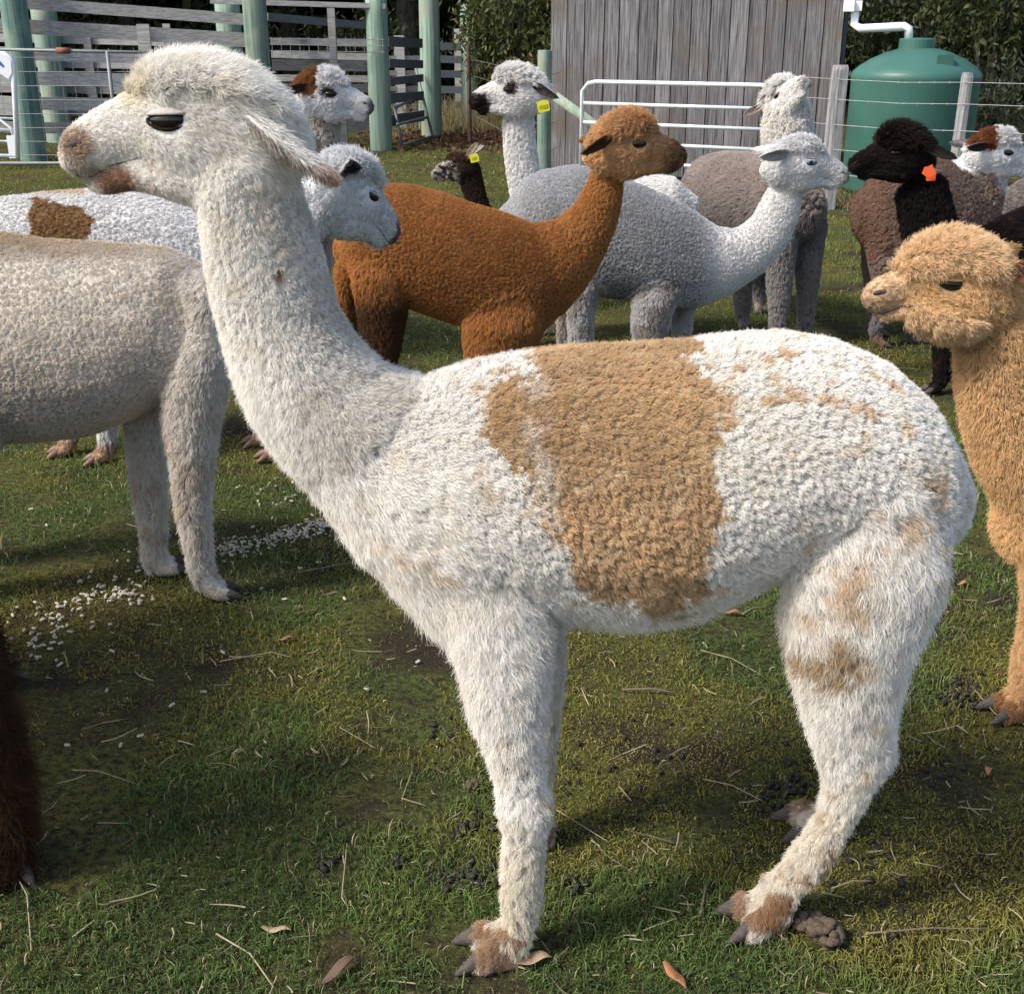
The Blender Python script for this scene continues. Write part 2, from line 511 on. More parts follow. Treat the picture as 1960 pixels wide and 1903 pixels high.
for k in range(nb):
    a, b_ = edges[k]+.005, edges[k+1]-.005
    c = sh_l + ex*(a+b_)/2 + ez*(.04+TOPZ)/2 - en*(.026+rb.uniform(-.006, .008))
    V, F = box_vf(c, ((b_-a)/2, .011, (TOPZ-.04)/2), (ex, en, ez))
    mesh_obj('board', V, F, BOARD, shed)
V, F = box_vf(sh_l+ex*sh_w/2+ez*TOPZ/2+en*1.25, (sh_w/2-.002, 1.22, TOPZ/2), (ex, en, ez)); mesh_obj('wall', V, F, DARKSIDE, shed)
for k in range(9):
    c = sh_r + ex*.013 + en*(.02+.26*k+.13) + ez*TOPZ/2
    V, F = box_vf(c, (.011, .127, TOPZ/2-.004), (ex, en, ez)); mesh_obj('side_board', V, F, DARKSIDE, shed)
Vr = []
c0 = sh_l+ex*sh_w/2+en*1.25+ez*(TOPZ+.0)
for sx in (-1, 1):
    for sy in (-1, 1):
        for dz in (0, .05):
            Vr.append(c0 + ex*sx*(sh_w/2+.08) + en*sy*1.36 + ez*(dz+.35-(.33 if sx > 0 else 0)))
roof = mesh_obj('roof', Vr, [(0, 1, 3, 2), (4, 6, 7, 5), (0, 4, 5, 1), (2, 3, 7, 6), (0, 2, 6, 4), (1, 5, 7, 3)], ROOFM, shed)
Vg_ = [sh_l+ez*TOPZ, sh_r+ez*TOPZ, sh_l+ez*(TOPZ+.35)]
V = [p - en*.01 for p in Vg_] + [p+en*.02 for p in Vg_]
mesh_obj('gable', V, [(0, 1, 2), (5, 4, 3), (0, 3, 4, 1), (1, 4, 5, 2), (2, 5, 3, 0)], BOARD, shed)
gz0 = 1.66
gp = sh_r + ex*.10 + ez*gz0
V, F = box_vf(gp+en*.6, (.055, .75, .045), (ex, en, ez)); mesh_obj('gutter', V, F, WHITE_P, shed)
V, F = box_vf(sh_r+ex*.035-en*.17+ez*(gz0+.0), (.05, .03, .05), (ex, en, ez)); mesh_obj('gutter_end', V, F, WHITE_P, shed)
# tank
TANKG = plain('tank_green_poly', (.042, .122, .098), rough=.45, noise=(2.2, .30), spec=.4)
ty = 11.75; tx_ = ux(1749, ty)
tank = thing('water_tank', 'green plastic water tank with domed top beside the shed', 'water tank', (tx_, ty, 0))
R = .575
prof = [(R*.97, .02), (R, .06), (R, 1.0), (R*1.012, 1.03), (R*1.012, 1.06), (R*.985, 1.09), (R*.90, 1.135), (R*.72, 1.20), (R*.5, 1.255), (R*.32, 1.285), (R*.27, 1.29)]
def lathe(prof, c, n=40):
    V, F = [], []
    for r, z in prof:
        for j in range(n):
            th = 2*math.pi*j/n; V.append((c[0]+r*math.cos(th), c[1]+r*math.sin(th), z))
    for k in range(len(prof)-1):
        for j in range(n): F.append((k*n+j, k*n+(j+1) % n, (k+1)*n+(j+1) % n, (k+1)*n+j))
    F.append(tuple(reversed(range(n)))); F.append(tuple(range((len(prof)-1)*n, len(prof)*n)))
    return V, F
V, F = lathe(prof, (tx_, ty)); o = mesh_obj('tank_body', V, F, TANKG, tank, True)
V, F = lathe([(R*.28, 1.27), (R*.28, 1.365), (R*.26, 1.375), (R*.05, 1.38)], (tx_-.02, ty), 28); mesh_obj('inlet_collar', V, F, TANKG, tank, False)
V, F = box_vf((tx_+.10, ty-.42, 1.17), (.075, .05, .07)); mesh_obj('lifting_lug', V, F, TANKG, tank)
# downpipe
pp = [sh_r+ex*.10-en*.10+ez*(gz0-.03), sh_r+ex*.10-en*.10+ez*(gz0-.16), sh_r+ex*.16-en*.14+ez*(gz0-.20), np.array([tx_-.16, ty-.02, 1.475]), np.array([tx_-.115, ty, 1.46]), np.array([tx_-.10, ty, 1.36])]
V, F = tube_vf(pp, .038, 14); tag(mesh_obj('downpipe', V, F, WHITE_P, None, True), 'white plastic downpipe running from shed gutter to tank', 'downpipe')

# ------------------------------------------------------------------ steel gate, wire fence
STEEL = plain('gate_galvanised_tube', (.72, .74, .77), rough=.35, metal=.35, noise=(10, .08))
gy0 = 11.8; gdir = unit(np.array([1.0, -.62, 0])); gA = np.array([ux(1115, gy0), gy0, 0])
gate = thing('farm_gate', 'six bar galvanised tube gate in front of the shed', 'gate', gA+gdir*1.1)
GL = 1.98
fr = [gA+ez*.12, gA+ez*.92, gA+ez*.985+gdir*.06, gA+ez*1.0+gdir*.14, gA+ez*1.0+gdir*(GL-.14), gA+ez*.985+gdir*(GL-.06), gA+ez*.92+gdir*GL, gA+ez*.12+gdir*GL]
V, F = tube_vf(fr, .021, 10); mesh_obj('gate_frame', V, F, STEEL, gate, True)
for k in range(5):
    z = .13 + k*.17
    V, F = tube_vf([gA+ez*z+gdir*.02, gA+ez*z+gdir*(GL-.02)], .017, 10); mesh_obj('gate_rail', V, F, STEEL, gate, True)
POSTW = wood('split_post', (.16, .155, .155), (.40, .395, .39), (16, 16, .8), scale=3)
POSTG = wood('treated_pine', (.11, .20, .15), (.31, .38, .31), (11, 11, .35), scale=3, c3=(.30, .31, .24))
POSTB = wood('treated_pine_blue', (.085, .19, .165), (.27, .37, .32), (11, 11, .35), scale=3, c3=(.26, .33, .24))
WIRE = plain('wire', (.30, .30, .31), rough=.5, metal=.5, noise=(20, .2))
fence = thing('wire_fence', 'barbed wire fence on split posts in front of tank', 'fence', (ux(1610, 10.6), 10.6, 0))
p1 = np.array([ux(1601, 10.6), 10.6, 0]); p2 = np.array([ux(1842, 9.9), 9.9, 0]); p3 = p2 + (p2-p1)*1.3
def split_post(p, h, wx, wy, lean, mat, parent, name='post'):
    rngp = np.random.default_rng(int(abs(p[0]*1000)))
    V = []
    out = [(-1, -.8), (-.2, -1), (.8, -.9), (1, .1), (.7, 1), (-.5, .9), (-1, .3)]
    lv = [(-.1, 1.0), (h*.35, 1.03), (h*.7, .96), (h*.97, .94), (h, .82)]
    for z, k in lv:
        for (a, b) in out:
            V.append((p[0]+a*wx*k*rngp.uniform(.93, 1.05)+lean*z, p[1]+b*wy*k*rngp.uniform(.93, 1.05), z))
    n = len(out); F = []
    for i in range(len(lv)-1):
        for j in range(n): F.append((i*n+j, i*n+(j+1) % n, (i+1)*n+(j+1) % n, (i+1)*n+j))
    F.append(tuple(reversed(range(n)))); F.append(tuple(range((len(lv)-1)*n, len(lv)*n)))
    return mesh_obj(name, V, F, mat, parent)
split_post(p1, 1.17, .075, .065, .01, POSTW, fence)
split_post(p2, 1.13, .042, .05, .01, POSTW, fence)
split_post(p3, 1.13, .05, .05, 0, POSTW, fence)
fs = gA + gdir*GL
for z in (.30, .50, .70, .90, 1.06):
    q = [fs+ez*(z+.02), p1-np.array([0, .07, 0])+ez*z, (p1+p2)/2-np.array([0, .07, 0])+ez*(z-.012), p2-np.array([0, .06, 0])+ez*z, p3-np.array([0, .06, 0])+ez*z]
    V, F = tube_vf(q, .0022, 5)
    vf = [(V, F)]
    for i in range(1, len(q)-1):
        L = np.linalg.norm(q[i+1]-q[i])
        for t in np.arange(.05, .98, .12/L):
            c = q[i]*(1-t)+q[i+1]*t; a = rb.uniform(0, 3.1)
            d = np.array([.3*math.cos(a), 0, math.sin(a)])*.013
            vf.append(tube_vf([c-d, c+d], .0018, 4))
    V, F = join_vf(vf); mesh_obj('barbed_wire', V, F, WIRE, fence)
# round gate post with diagonal stay
def round_post(parent, x, y, h, r, mat, name='post', seed=0, lean=0.0, taper=.97):
    rr = np.random.default_rng(seed)
    n = 18; lv = [-.1, .02, h*.3, h*.6, h*.9, h-.01, h]
    V, F = [], []
    for i, z in enumerate(lv):
        k = (1.03-(1.03-taper)*max(z, 0)/h)*(.94 if i == len(lv)-1 else 1)
        for j in range(n):
            th = 2*math.pi*j/n
            V.append((x+lean*z+r*k*math.cos(th)*rr.uniform(.985, 1.015), y+r*k*math.sin(th)*rr.uniform(.985, 1.015), z))
    for i in range(len(lv)-1):
        for j in range(n): F.append((i*n+j, i*n+(j+1) % n, (i+1)*n+(j+1) % n, (i+1)*n+j))
    F.append(tuple(range((len(lv)-1)*n, len(lv)*n)))
    return mesh_obj(name, V, F, mat, parent, True)
gp_y = 12.1; gpx = ux(1042, gp_y)
gpost = thing('gate_post', 'round green treated post with diagonal stay left of shed', 'post', (gpx, gp_y, 0))
round_post(gpost, gpx, gp_y, 1.27, .068, POSTG, seed=4)
V, F = tube_vf([(gpx+.10, gp_y-.06, .86), (gpx+.95, gp_y-.12, .28)], .045, 12); mesh_obj('stay', V, F, POSTG, gpost, True)
for z in (.35, .6, .85, 1.05):
    V, F = tube_vf([(gpx+.06, gp_y-.02, z), (ux(1070, 12.9), 12.75, z)], .003, 5); mesh_obj('wire', V, F, WIRE, gpost)
    V, F = tube_vf([(gpx-.05, gp_y, z), (ux(905, 17), 17, z+.05)], .0022, 5); mesh_obj('wire', V, F, WIRE, gpost)

# ------------------------------------------------------------------ timber stock yard
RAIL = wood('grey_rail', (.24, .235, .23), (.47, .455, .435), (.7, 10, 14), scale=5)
RAILD = wood('dark_rail', (.09, .095, .10), (.20, .205, .21), (.7, 10, 14), scale=5)  # darker copy of the grey rail; shade on the rails is in its colour
yard = thing('stock_yard_fence', 'grey timber rail stock yard with thick green posts', 'fence', (ux(250, 15), 15, 0))
def zat(v, y):
    return CAM_H + y*math.tan(math.atan((CV-v)/FPX)-PITCH)
def yposts(u, y, h, wpx, mat, lean=0.0, seed=0):
    x = ux(u, y); r = wpx/2/FPX*(y*_cp+.4*_sp)
    return round_post(yard, x, y, h, r, mat, seed=seed, lean=lean)
yposts(46, 14.9, 2.3, 50, POSTB, seed=1)
yposts(497, 15.4, 2.2, 46, POSTG, seed=2)
yposts(725, 16.3, 1.83, 42, POSTG, seed=3)
yposts(824, 18.5, 2.4, 39, POSTG, seed=4)
yposts(898, 20.5, 1.86, 33, POSTG, seed=5)
yposts(99, 17.6, 1.8, 48, POSTG, seed=6)
yposts(445, 17.4, 1.85, 48, POSTG, seed=7)
yposts(812, 20.2, 1.0, 26, POSTG, seed=8)
def rail(u1, v1, y1, u2, v2, y2, hpx, mat, th=.02, name='rail'):
    a = np.array([ux(u1, y1), y1, zat(v1, y1)]); b = np.array([ux(u2, y2), y2, zat(v2, y2)])
    d = unit(b-a); nrm = unit(np.cross(d, ez)); up = np.cross(nrm, d)
    hh = hpx/2/FPX*((y1+y2)/2*_cp+CAM_H*_sp)
    V, F = box_vf((a+b)/2, (np.linalg.norm(b-a)/2, th, hh), (d, nrm, up))
    return mesh_obj(name, V, F, mat, yard)
# front run A-B (rails on the far side of the posts)
for v1, v2, h in ((4, 40, 20), (50, 79, 25), (103, 118, 22), (150, 160, 24), (198, 206, 23), (245, 250, 20)):
    rail(30, v1, 15.12, 500, v2, 15.6, h, RAIL)
    rail(-160, v1-10, 15.0, 29, v1, 15.12, h, RAIL)
V, F = box_vf((ux(285, 15.3), 15.28, (zat(47, 15.3)+zat(140, 15.3))/2), (.075, .02, (zat(47, 15.3)-zat(140, 15.3))/2)); mesh_obj('batten', V, F, RAIL, yard)
# second run further back
for v1, v2 in ((74, 84), (122, 128), (172, 176), (216, 220)):
    rail(-100, v1-4, 17.85, 440, v2, 17.7, 15, RAIL)
for u in (178, 330):
    V, F = box_vf((ux(u, 17.8), 17.72, .8), (.05, .02, .75)); mesh_obj('batten', V, F, RAIL, yard)
# run B-C and the race behind
rail(415, 3, 16.0, 742, 13, 16.25, 9, RAIL, th=.05, name='cap_rail')
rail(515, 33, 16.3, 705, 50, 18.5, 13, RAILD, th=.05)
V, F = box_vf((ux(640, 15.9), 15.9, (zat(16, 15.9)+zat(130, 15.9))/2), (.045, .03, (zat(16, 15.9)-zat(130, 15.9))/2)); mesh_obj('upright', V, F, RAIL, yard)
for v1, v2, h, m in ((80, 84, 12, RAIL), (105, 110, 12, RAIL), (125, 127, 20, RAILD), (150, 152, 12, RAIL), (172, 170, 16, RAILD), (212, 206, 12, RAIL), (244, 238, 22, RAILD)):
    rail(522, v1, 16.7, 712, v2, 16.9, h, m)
V, F = box_vf((ux(652, 16.4), 16.45, .48), (.05, .03, .42)); mesh_obj('upright', V, F, RAILD, yard)
# dark swung wing C-D
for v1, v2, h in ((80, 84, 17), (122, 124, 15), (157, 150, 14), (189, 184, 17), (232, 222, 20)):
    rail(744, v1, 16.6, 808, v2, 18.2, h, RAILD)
for v in (112, 140, 170, 204, 236):
    rail(742, v+1, 20.4, 812, v, 20.6, 9, RAIL)
for u in (765, ):
    V, F = box_vf((ux(u, 20.4), 20.45, .7), (.08, .02, .7)); mesh_obj('batten', V, F, RAIL, yard)
# far run D-E
for v in (89, 114, 142, 172, 201):
    rail(840, v, 20.2, 905, v+2, 20.6, 13, RAIL)
V, F = box_vf((ux(876, 20.6), 20.62, .75), (.05, .02, .75)); mesh_obj('batten', V, F, RAIL, yard)
RUSTY = plain('rusty_steel', (.10, .06, .045), rough=.8, noise=(20, .3))
V, F = tube_vf([(ux(898, 17.2), 17.2, -.05), (ux(897, 17.2), 17.2, zat(88, 17.2))], .03, 8)
tag(mesh_obj('star_picket', V, F, RUSTY, None), 'thin rusty steel picket in front of the far yard post', 'fence picket')
# small steel gate standing open at the yard
SG = plain('grey_steel_tube', (.20, .21, .21), rough=.55, metal=.2, noise=(10, .1))
sg = thing('yard_gate', 'light steel tube gate leaning open between two green posts', 'gate', (ux(790, 17), 17, 0))
ga, gb = np.array([ux(765, 16.6), 16.6, 0]), np.array([ux(826, 18.0), 18.0, 0])
for q in ([ga+ez*.02, ga+ez*.02+np.array([-.09, .1, .5])], [gb+ez*.02, gb+np.array([-.25, .3, .98])], [ga+ez*.04, gb+ez*.04], [ga+ez*.3+np.array([-.05, 0, 0]), gb+np.array([-.08, .1, .3])],
          [ga+ez*.5+np.array([-.09, .1, 0]), gb+np.array([-.16, .2, .6])]):
    V, F = tube_vf(q, .02, 8); mesh_obj('tube', V, F, SG, sg, True)
# low mesh panel in front of the left rails
mp_y = 14.25
panel = thing('mesh_panel', 'wire mesh panel with steel pipe frame before the left rails', 'fence panel', (ux(150, mp_y), mp_y, 0))
za, zb = zat(93, mp_y), zat(104, mp_y)
xl, xr = ux(-120, mp_y), ux(420, mp_y)
V, F = tube_vf([(xl, mp_y, za), (xr, mp_y, zb)], .018, 10); mesh_obj('top_pipe', V, F, SG, panel, True)
V, F = tube_vf([(xl, mp_y, .03), (xr, mp_y, .03)], .020, 10); mesh_obj('bottom_pipe', V, F, SG, panel, True)
V, F = tube_vf([(ux(212, mp_y), mp_y, .03), (ux(212, mp_y), mp_y, (za+zb)/2)], .022, 10); mesh_obj('upright', V, F, SG, panel, True)
V, F = tube_vf([(ux(118, mp_y), mp_y-.03, za-.025), (ux(142, mp_y), mp_y-.03, za-.028)], .035, 10); mesh_obj('hinge_sleeve', V, F, plain('rust_orange', (.22, .08, .05), rough=.8, noise=(30, .3)), panel, True)
vf = []
for x in np.arange(xl, xr, .14): vf.append(tube_vf([(x, mp_y+.01, .03), (x, mp_y+.01, za)], .0028, 4))
for z in np.arange(.12, za-.02, .15): vf.append(tube_vf([(xl, mp_y+.01, z), (xr, mp_y+.01, z)], .0028, 4))
V, F = join_vf(vf); mesh_obj('wire_mesh', V, F, WIRE, panel)
# square mesh hung in the run B-C
vf = []
for x in np.linspace(ux(525, 16.1), ux(735, 16.1), 13): vf.append(tube_vf([(x, 16.1, zat(108, 16.1)), (x, 16.1, zat(72, 16.1))], .004, 4))
for v in (74, 86, 98): vf.append(tube_vf([(ux(520, 16.1), 16.1, zat(v, 16.1)), (ux(738, 16.1), 16.1, zat(v+3, 16.1))], .004, 4))
V, F = join_vf(vf); mesh_obj('wire_mesh', V, F, WIRE, yard)
# white tubular gate at the left edge
WG = plain('white_gate_paint', (.80, .82, .84), rough=.4, noise=(8, .06))
BLUE = plain('blue_print', (.05, .11, .42), rough=.5, noise=(8, .1))
wy = 13.9
wg = thing('white_gate', 'white tube gate with plate and blue mark at left edge', 'gate', (ux(0, wy), wy, 0))
px_ = lambda u, v: Plane(wy).at(u, v)
V, F = tube_vf([px_(34, 303), px_(27, 160), px_(26, 128), px_(20, 112), px_(8, 104), px_(-90, 102)], .028, 10); mesh_obj('gate_frame', V, F, WG, wg, True)
V, F = tube_vf([px_(34, 300), px_(-90, 296)], .022, 10); mesh_obj('gate_frame', V, F, WG, wg, True)
for v in (272, 250, 228): 
    V, F = tube_vf([px_(31, v), px_(-90, v-4)], .013, 8); mesh_obj('gate_rail', V, F, WG, wg, True)
V, F = tube_vf([px_(28, 268), px_(20, 245), px_(-10, 222), px_(-90, 190)], .016, 8); mesh_obj('brace', V, F, WG, wg, True)
pl_ = [(-12, 108), (12, 106), (23, 118), (25, 140), (18, 152), (0, 140), (-12, 126)]
V = [px_(u, v)-np.array([0, o, 0]) for o in (.035, .030) for u, v in pl_]; n_ = len(pl_)
pb = mesh_obj('plate', V, [tuple(range(n_)), tuple(reversed(range(n_, 2*n_)))]+[(a, n_+a, n_+(a+1) % n_, (a+1) % n_) for a in range(n_)], WG, wg)
mk = [(-4, 114), (1, 116), (10, 126), (9, 130), (3, 126), (-5, 119)]
V = [px_(u, v)-np.array([0, o, 0]) for o in (.039, .0355) for u, v in mk]; n_ = len(mk)
mesh_obj('plate_mark', V, [tuple(range(n_)), tuple(reversed(range(n_, 2*n_)))]+[(a, n_+a, n_+(a+1) % n_, (a+1) % n_) for a in range(n_)], BLUE, pb)
V, F = box_vf(px_(24, 282), (.045, .02, .12)); mesh_obj('latch_box', V, F, WG, wg)
from mathutils.kdtree import KDTree
# ------------------------------------------------------------------ alpaca building
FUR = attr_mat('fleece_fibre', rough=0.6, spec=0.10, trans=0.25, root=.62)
SKIN_COARSE = attr_mat('fleece_skin', rough=0.9, spec=0.05, bump=(95, 0.22), gain=0.8)  # coat colour lowered a little for the shade between locks
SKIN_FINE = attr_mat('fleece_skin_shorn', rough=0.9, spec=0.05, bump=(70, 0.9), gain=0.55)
SKIN_HERD = attr_mat('skin_under_fleece', rough=0.9, spec=0.05, bump=(95, 0.2), gain=0.36)  # low gain paints the shade between locks into the skin colour
EYE = plain('eye_glossy', (0.012, 0.008, 0.006), rough=0.14, spec=0.5)
EYE_BLUE = plain('eye_pale', (0.16, 0.24, 0.36), rough=0.1, spec=0.8)
LID = plain('eyelid_skin', (0.018, 0.014, 0.014), rough=0.85, noise=(80, 0.3), spec=.1)
LIP = plain('lip_line', (.09, .06, .05), rough=.85, noise=(80, .3), spec=.1)
NOSTRIL = plain('nostril_skin', (0.035, 0.02, 0.016), rough=0.7, noise=(90, 0.3))
NAIL = plain('toenail_horn', (0.075, 0.062, 0.056), rough=0.75, noise=(140, 0.6), spec=.2)
NAIL_TAN = plain('toenail_brown_horn', (0.17, 0.10, 0.07), rough=0.55, noise=(60, 0.4))
TAG_Y = plain('tag_yellow_plastic', (0.62, 0.60, 0.03), rough=0.4, noise=(40, 0.1))
TAG_O = plain('tag_orange_plastic', (0.85, 0.13, 0.03), rough=0.4, noise=(40, 0.1))
INK = plain('tag_ink', (0.03, 0.03, 0.02), rough=0.7, noise=(40, 0.1))

# head shape along its own axes, unit = poll to nose tip: (forward, top, bottom, half width)
H_UP = [(1.025, -.015, -.095, .05), (.985, .065, -.155, .10), (.91, .12, -.185, .125), (.80, .165, -.15, .122), (.66, .215, -.125, .132),
        (.53, .265, -.17, .165), (.40, .30, -.27, .225), (.22, .32, -.36, .25), (.02, .29, -.40, .25), (-.14, .20, -.39, .22), (-.26, .04, -.3, .15)]
H_LOW = [(.90, -.19, -.25, .05), (.82, -.15, -.29, .085), (.70, -.12, -.27, .10), (.56, -.10, -.305, .13), (.40, -.10, -.375, .18), (.2, -.10, -.43, .2)]
H_TOP = [(.50, .28, .18, .06), (.43, .345, .10, .14), (.29, .385, .05, .20), (.1, .37, 0, .225), (-.1, .275, 0, .215), (-.25, .11, -.1, .16)]

def loft_vf(rings):
    """rings: list of (centre, half-axis a, half-axis b) -> closed tube"""
    n = 20
    V, Fc = [], []
    def ring(c, a, b):
        for j in range(n):
            th = 2*math.pi*j/n
            V.append(c + a*math.cos(th) + b*math.sin(th))
    m = len(rings)
    c0, a0, b0 = rings[0]; c1 = rings[1][0]
    e0 = unit(c0-c1)*min(np.linalg.norm(a0), np.linalg.norm(b0))
    ce, ae, be = rings[-1]; cf = rings[-2][0]
    e1 = unit(ce-cf)*min(np.linalg.norm(ae), np.linalg.norm(be))
    ring(c0+e0*0.45, a0*0.7, b0*0.7)
    for c, a, b in rings: ring(c, a, b)
    ring(ce+e1*0.45, ae*0.7, be*0.7)
    m += 2
    for k in range(m-1):
        for j in range(n):
            Fc.append((k*n+j, k*n+(j+1) % n, (k+1)*n+(j+1) % n, (k+1)*n+j))
    i0 = len(V); V.append(c0+e0*0.7); V.append(ce+e1*0.7)
    for j in range(n):
        Fc.append((i0, (j+1) % n, j)); Fc.append((i0+1, (m-1)*n+j, (m-1)*n+(j+1) % n))
    return V, Fc

class Alpaca:
    def __init__(s, name, label, plane, group=None):
        s.name, s.label, s.pl, s.group = name, label, plane, group
        s.vf = []            # closed shells joined into one skin
        s.seg = []           # (p0, p1, radius, kind) along the flow of the hair
        s.head = None
        s.nails, s.ears = [], []
        s.feet = []

    # -- shells ------------------------------------------------------
    def loft(s, kind, st, off=0.0, plane=None, inset=0.0):
        """st: (u1, v1, u2, v2, half width [, extra offset]) in the photo, on the animal's plane moved by off"""
        pl = plane or s.pl
        rings = []
        for q in st:
            o = off + (q[5] if len(q) > 5 else 0.0)
            p1, p2 = pl.at(q[0], q[1], o), pl.at(q[2], q[3], o)
            c = (p1+p2)/2; a = (p1-p2)/2; wd = q[4]
            la = np.linalg.norm(a)
            el = math.atan2(CAM_H-c[2], np.linalg.norm(c[:2]))
            vert = abs(a[2])/la
            k = max(0.55, 1-(wd/la*math.tan(el)*vert)**2)
            a = a*math.sqrt(k)*max(0.4, (la-inset)/la)
            rings.append((c, a, pl.n*max(wd-inset, wd*0.5)))
        s.rings(kind, rings)

    def rings(s, kind, rings):
        s.vf.append(loft_vf(rings))
        for k in range(len(rings)-1):
            r = 0.5*(np.linalg.norm(rings[k][1])+np.linalg.norm(rings[k][2]))
            s.seg.append((rings[k][0], rings[k+1][0], r, kind))

    def set_head(s, O, N, side, up_hint=(0, 0, 1), top=1.0, fluff=1.0):
        O, N = np.array(O, float), np.array(N, float)
        L = np.linalg.norm(N-O); f = (N-O)/L
        side = np.array(side, float); side = side - f*np.dot(side, f); side /= np.linalg.norm(side)
        up = np.cross(side, f)
        if np.dot(up, up_hint) < 0: up = -up
        s.head = (O, f, up, side, L)
        def rr(T, kw=1.0, kt=1.0):
            out = []
            for a, t, b, wd in T:
                c = O + f*a*L + up*(t*kt+b)/2*L
                out.append((c, up*(t*kt-b)/2*L, side*wd*L*kw))
            return out
        s.rings('head', rr(H_UP)[::1])
        s.rings('head', rr(H_LOW))
        s.rings('topknot', rr(H_TOP, kw=fluff, kt=top))

    def head_px(s, O, N, off=0.0, plane=None, **kw):
        pl = plane or s.pl
        s.set_head(pl.at(*O, off), pl.at(*N, off), pl.n, **kw)

    def hp(s, a, b, c=0.0):
        O, f, up, side, L = s.head
        return O + f*a*L + up*b*L + side*c*L

    def foot(s, ankle, fwd, size=1.0, spread=0.25, nail=None, sole=0.0):
        """pad and two toes from the ankle point down to z = sole, toes along fwd"""
        A = np.array(ankle, float); f = np.array([fwd[0], fwd[1], 0.0]); f /= np.linalg.norm(f)
        sd = np.array([-f[1], f[0], 0.0]); z = np.array([0, 0, 1.0])
        for t in (-1, 1):
            dr = unit(f + sd*t*spread)
            base = A + sd*t*0.012*size
            base_g = np.array([base[0], base[1], sole])
            h = max(0.03*size, A[2]-sole)
            r = [(base+z*0.01, f*0.022*size, sd*0.018*size),
                 (base_g + z*h*0.5 + dr*0.012*size, unit(f+z*0.6)*0.026*size, sd*0.018*size),
                 (base_g + z*0.026*size + dr*0.034*size, z*0.026*size, sd*0.019*size),
                 (base_g + z*0.022*size + dr*0.058*size, z*0.020*size, sd*0.016*size)]
            s.rings('foot', r)
            tip = base_g + dr*0.066*size
            s.nails.append((tip+z*0.026*size, dr, sd, size, nail or NAIL))

    # -- finish ------------------------------------------------------
    def build(s, voxel, colfn, style, smooth=4, seed=1, skin=None, cull=0.35):
        V, Fc = join_vf(s.vf)
        tmp = mesh_obj('shell', V, Fc, None)
        md = tmp.modifiers.new('r', 'REMESH'); md.mode = 'VOXEL'; md.voxel_size = voxel; md.use_smooth_shade = True
        ms = tmp.modifiers.new('s', 'SMOOTH'); ms.factor = 0.5; ms.iterations = smooth
        dg = bpy.context.evaluated_depsgraph_get(); dg.update()
        me = bpy.data.meshes.new_from_object(tmp.evaluated_get(dg))
        old = tmp.data
        bpy.data.objects.remove(tmp); bpy.data.meshes.remove(old)
        me.name = 'body'
        nv = len(me.vertices)
        P = np.empty(nv*3, np.float32); me.vertices.foreach_get('co', P); P = P.reshape(-1, 3).astype(float)
        # keep the soles on the ground
        P[:, 2] = np.maximum(P[:, 2], 0.002)
        me.vertices.foreach_set('co', P.astype(np.float32).ravel())
        me.calc_loop_triangles()
        T = np.empty(len(me.loop_triangles)*3, np.int32); me.loop_triangles.foreach_get('vertices', T); T = T.reshape(-1, 3)
        fn = np.cross(P[T[:, 1]]-P[T[:, 0]], P[T[:, 2]]-P[T[:, 0]])
        N = np.zeros_like(P)
        for k in range(3): np.add.at(N, T[:, k], fn)
        N = unit(N)
        s.bvh = BVHTree.FromPolygons([tuple(p) for p in P], [tuple(t) for t in T.tolist()])
        base = np.array([P[:, 0].mean(), P[:, 1].mean(), 0.0])
        s.root = thing(s.name, s.label, 'alpaca', base, s.group)
        kind, flow = s.regions(P)
        col = colfn(s, P, N, kind, s.pattern_uv(P))
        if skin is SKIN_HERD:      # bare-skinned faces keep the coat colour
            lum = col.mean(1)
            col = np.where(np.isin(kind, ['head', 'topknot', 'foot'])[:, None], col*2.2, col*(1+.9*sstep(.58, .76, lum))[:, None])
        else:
            col = np.where((kind == 'torso')[:, None], col*.55, col)  # torso skin darkened: shade deep in the fleece put into its colour
        ca = me.attributes.new('col', 'FLOAT_COLOR', 'POINT')
        ca.data.foreach_set('color', np.concatenate([np.clip(col, 0, 1.0 if skin is not SKIN_HERD else 2.5), np.ones((nv, 1))], 1).astype(np.float32).ravel())
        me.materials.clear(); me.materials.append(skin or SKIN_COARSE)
        me.polygons.foreach_set('use_smooth', [True]*len(me.polygons))
        body = bpy.data.objects.new('body', me); link(body, s.root)
        s.body = body
        for i, stl in enumerate(style if isinstance(style, (list, tuple)) else [style]):
            s.fleece(P, N, T, fn, colfn, stl, seed+i*7, cull)
        for q in s.nails: s.nail(*q)
        return s

    def pattern_uv(s, P):
        """coat pattern coordinates: the near side, mirrored onto the far side"""
        d = (P-s.pl.o) @ s.pl.n
        Q = P - np.maximum(d, 0)[:, None]*2*s.pl.n
        return project(Q)

    def regions(s, P):
        A = np.array([q[0] for q in s.seg]); B = np.array([q[1] for q in s.seg]); R = np.array([q[2] for q in s.seg])
        kinds = np.array([q[3] for q in s.seg])
        D = B-A; L2 = np.maximum((D*D).sum(1), 1e-9)
        best = np.full(len(P), 1e9); bi = np.zeros(len(P), int)
        acc = np.zeros_like(P); wsum = np.zeros(len(P))
        for k in range(len(A)):
            t = np.clip(((P-A[k]) @ D[k])/L2[k], 0, 1)
            d = np.linalg.norm(P-(A[k]+t[:, None]*D[k]), axis=1)/R[k]
            m = d < best
            best[m] = d[m]; bi[m] = k
            wt = 1/(d**6+0.02)
            acc += wt[:, None]*unit(D[k]); wsum += wt
        return kinds[bi], unit(acc)

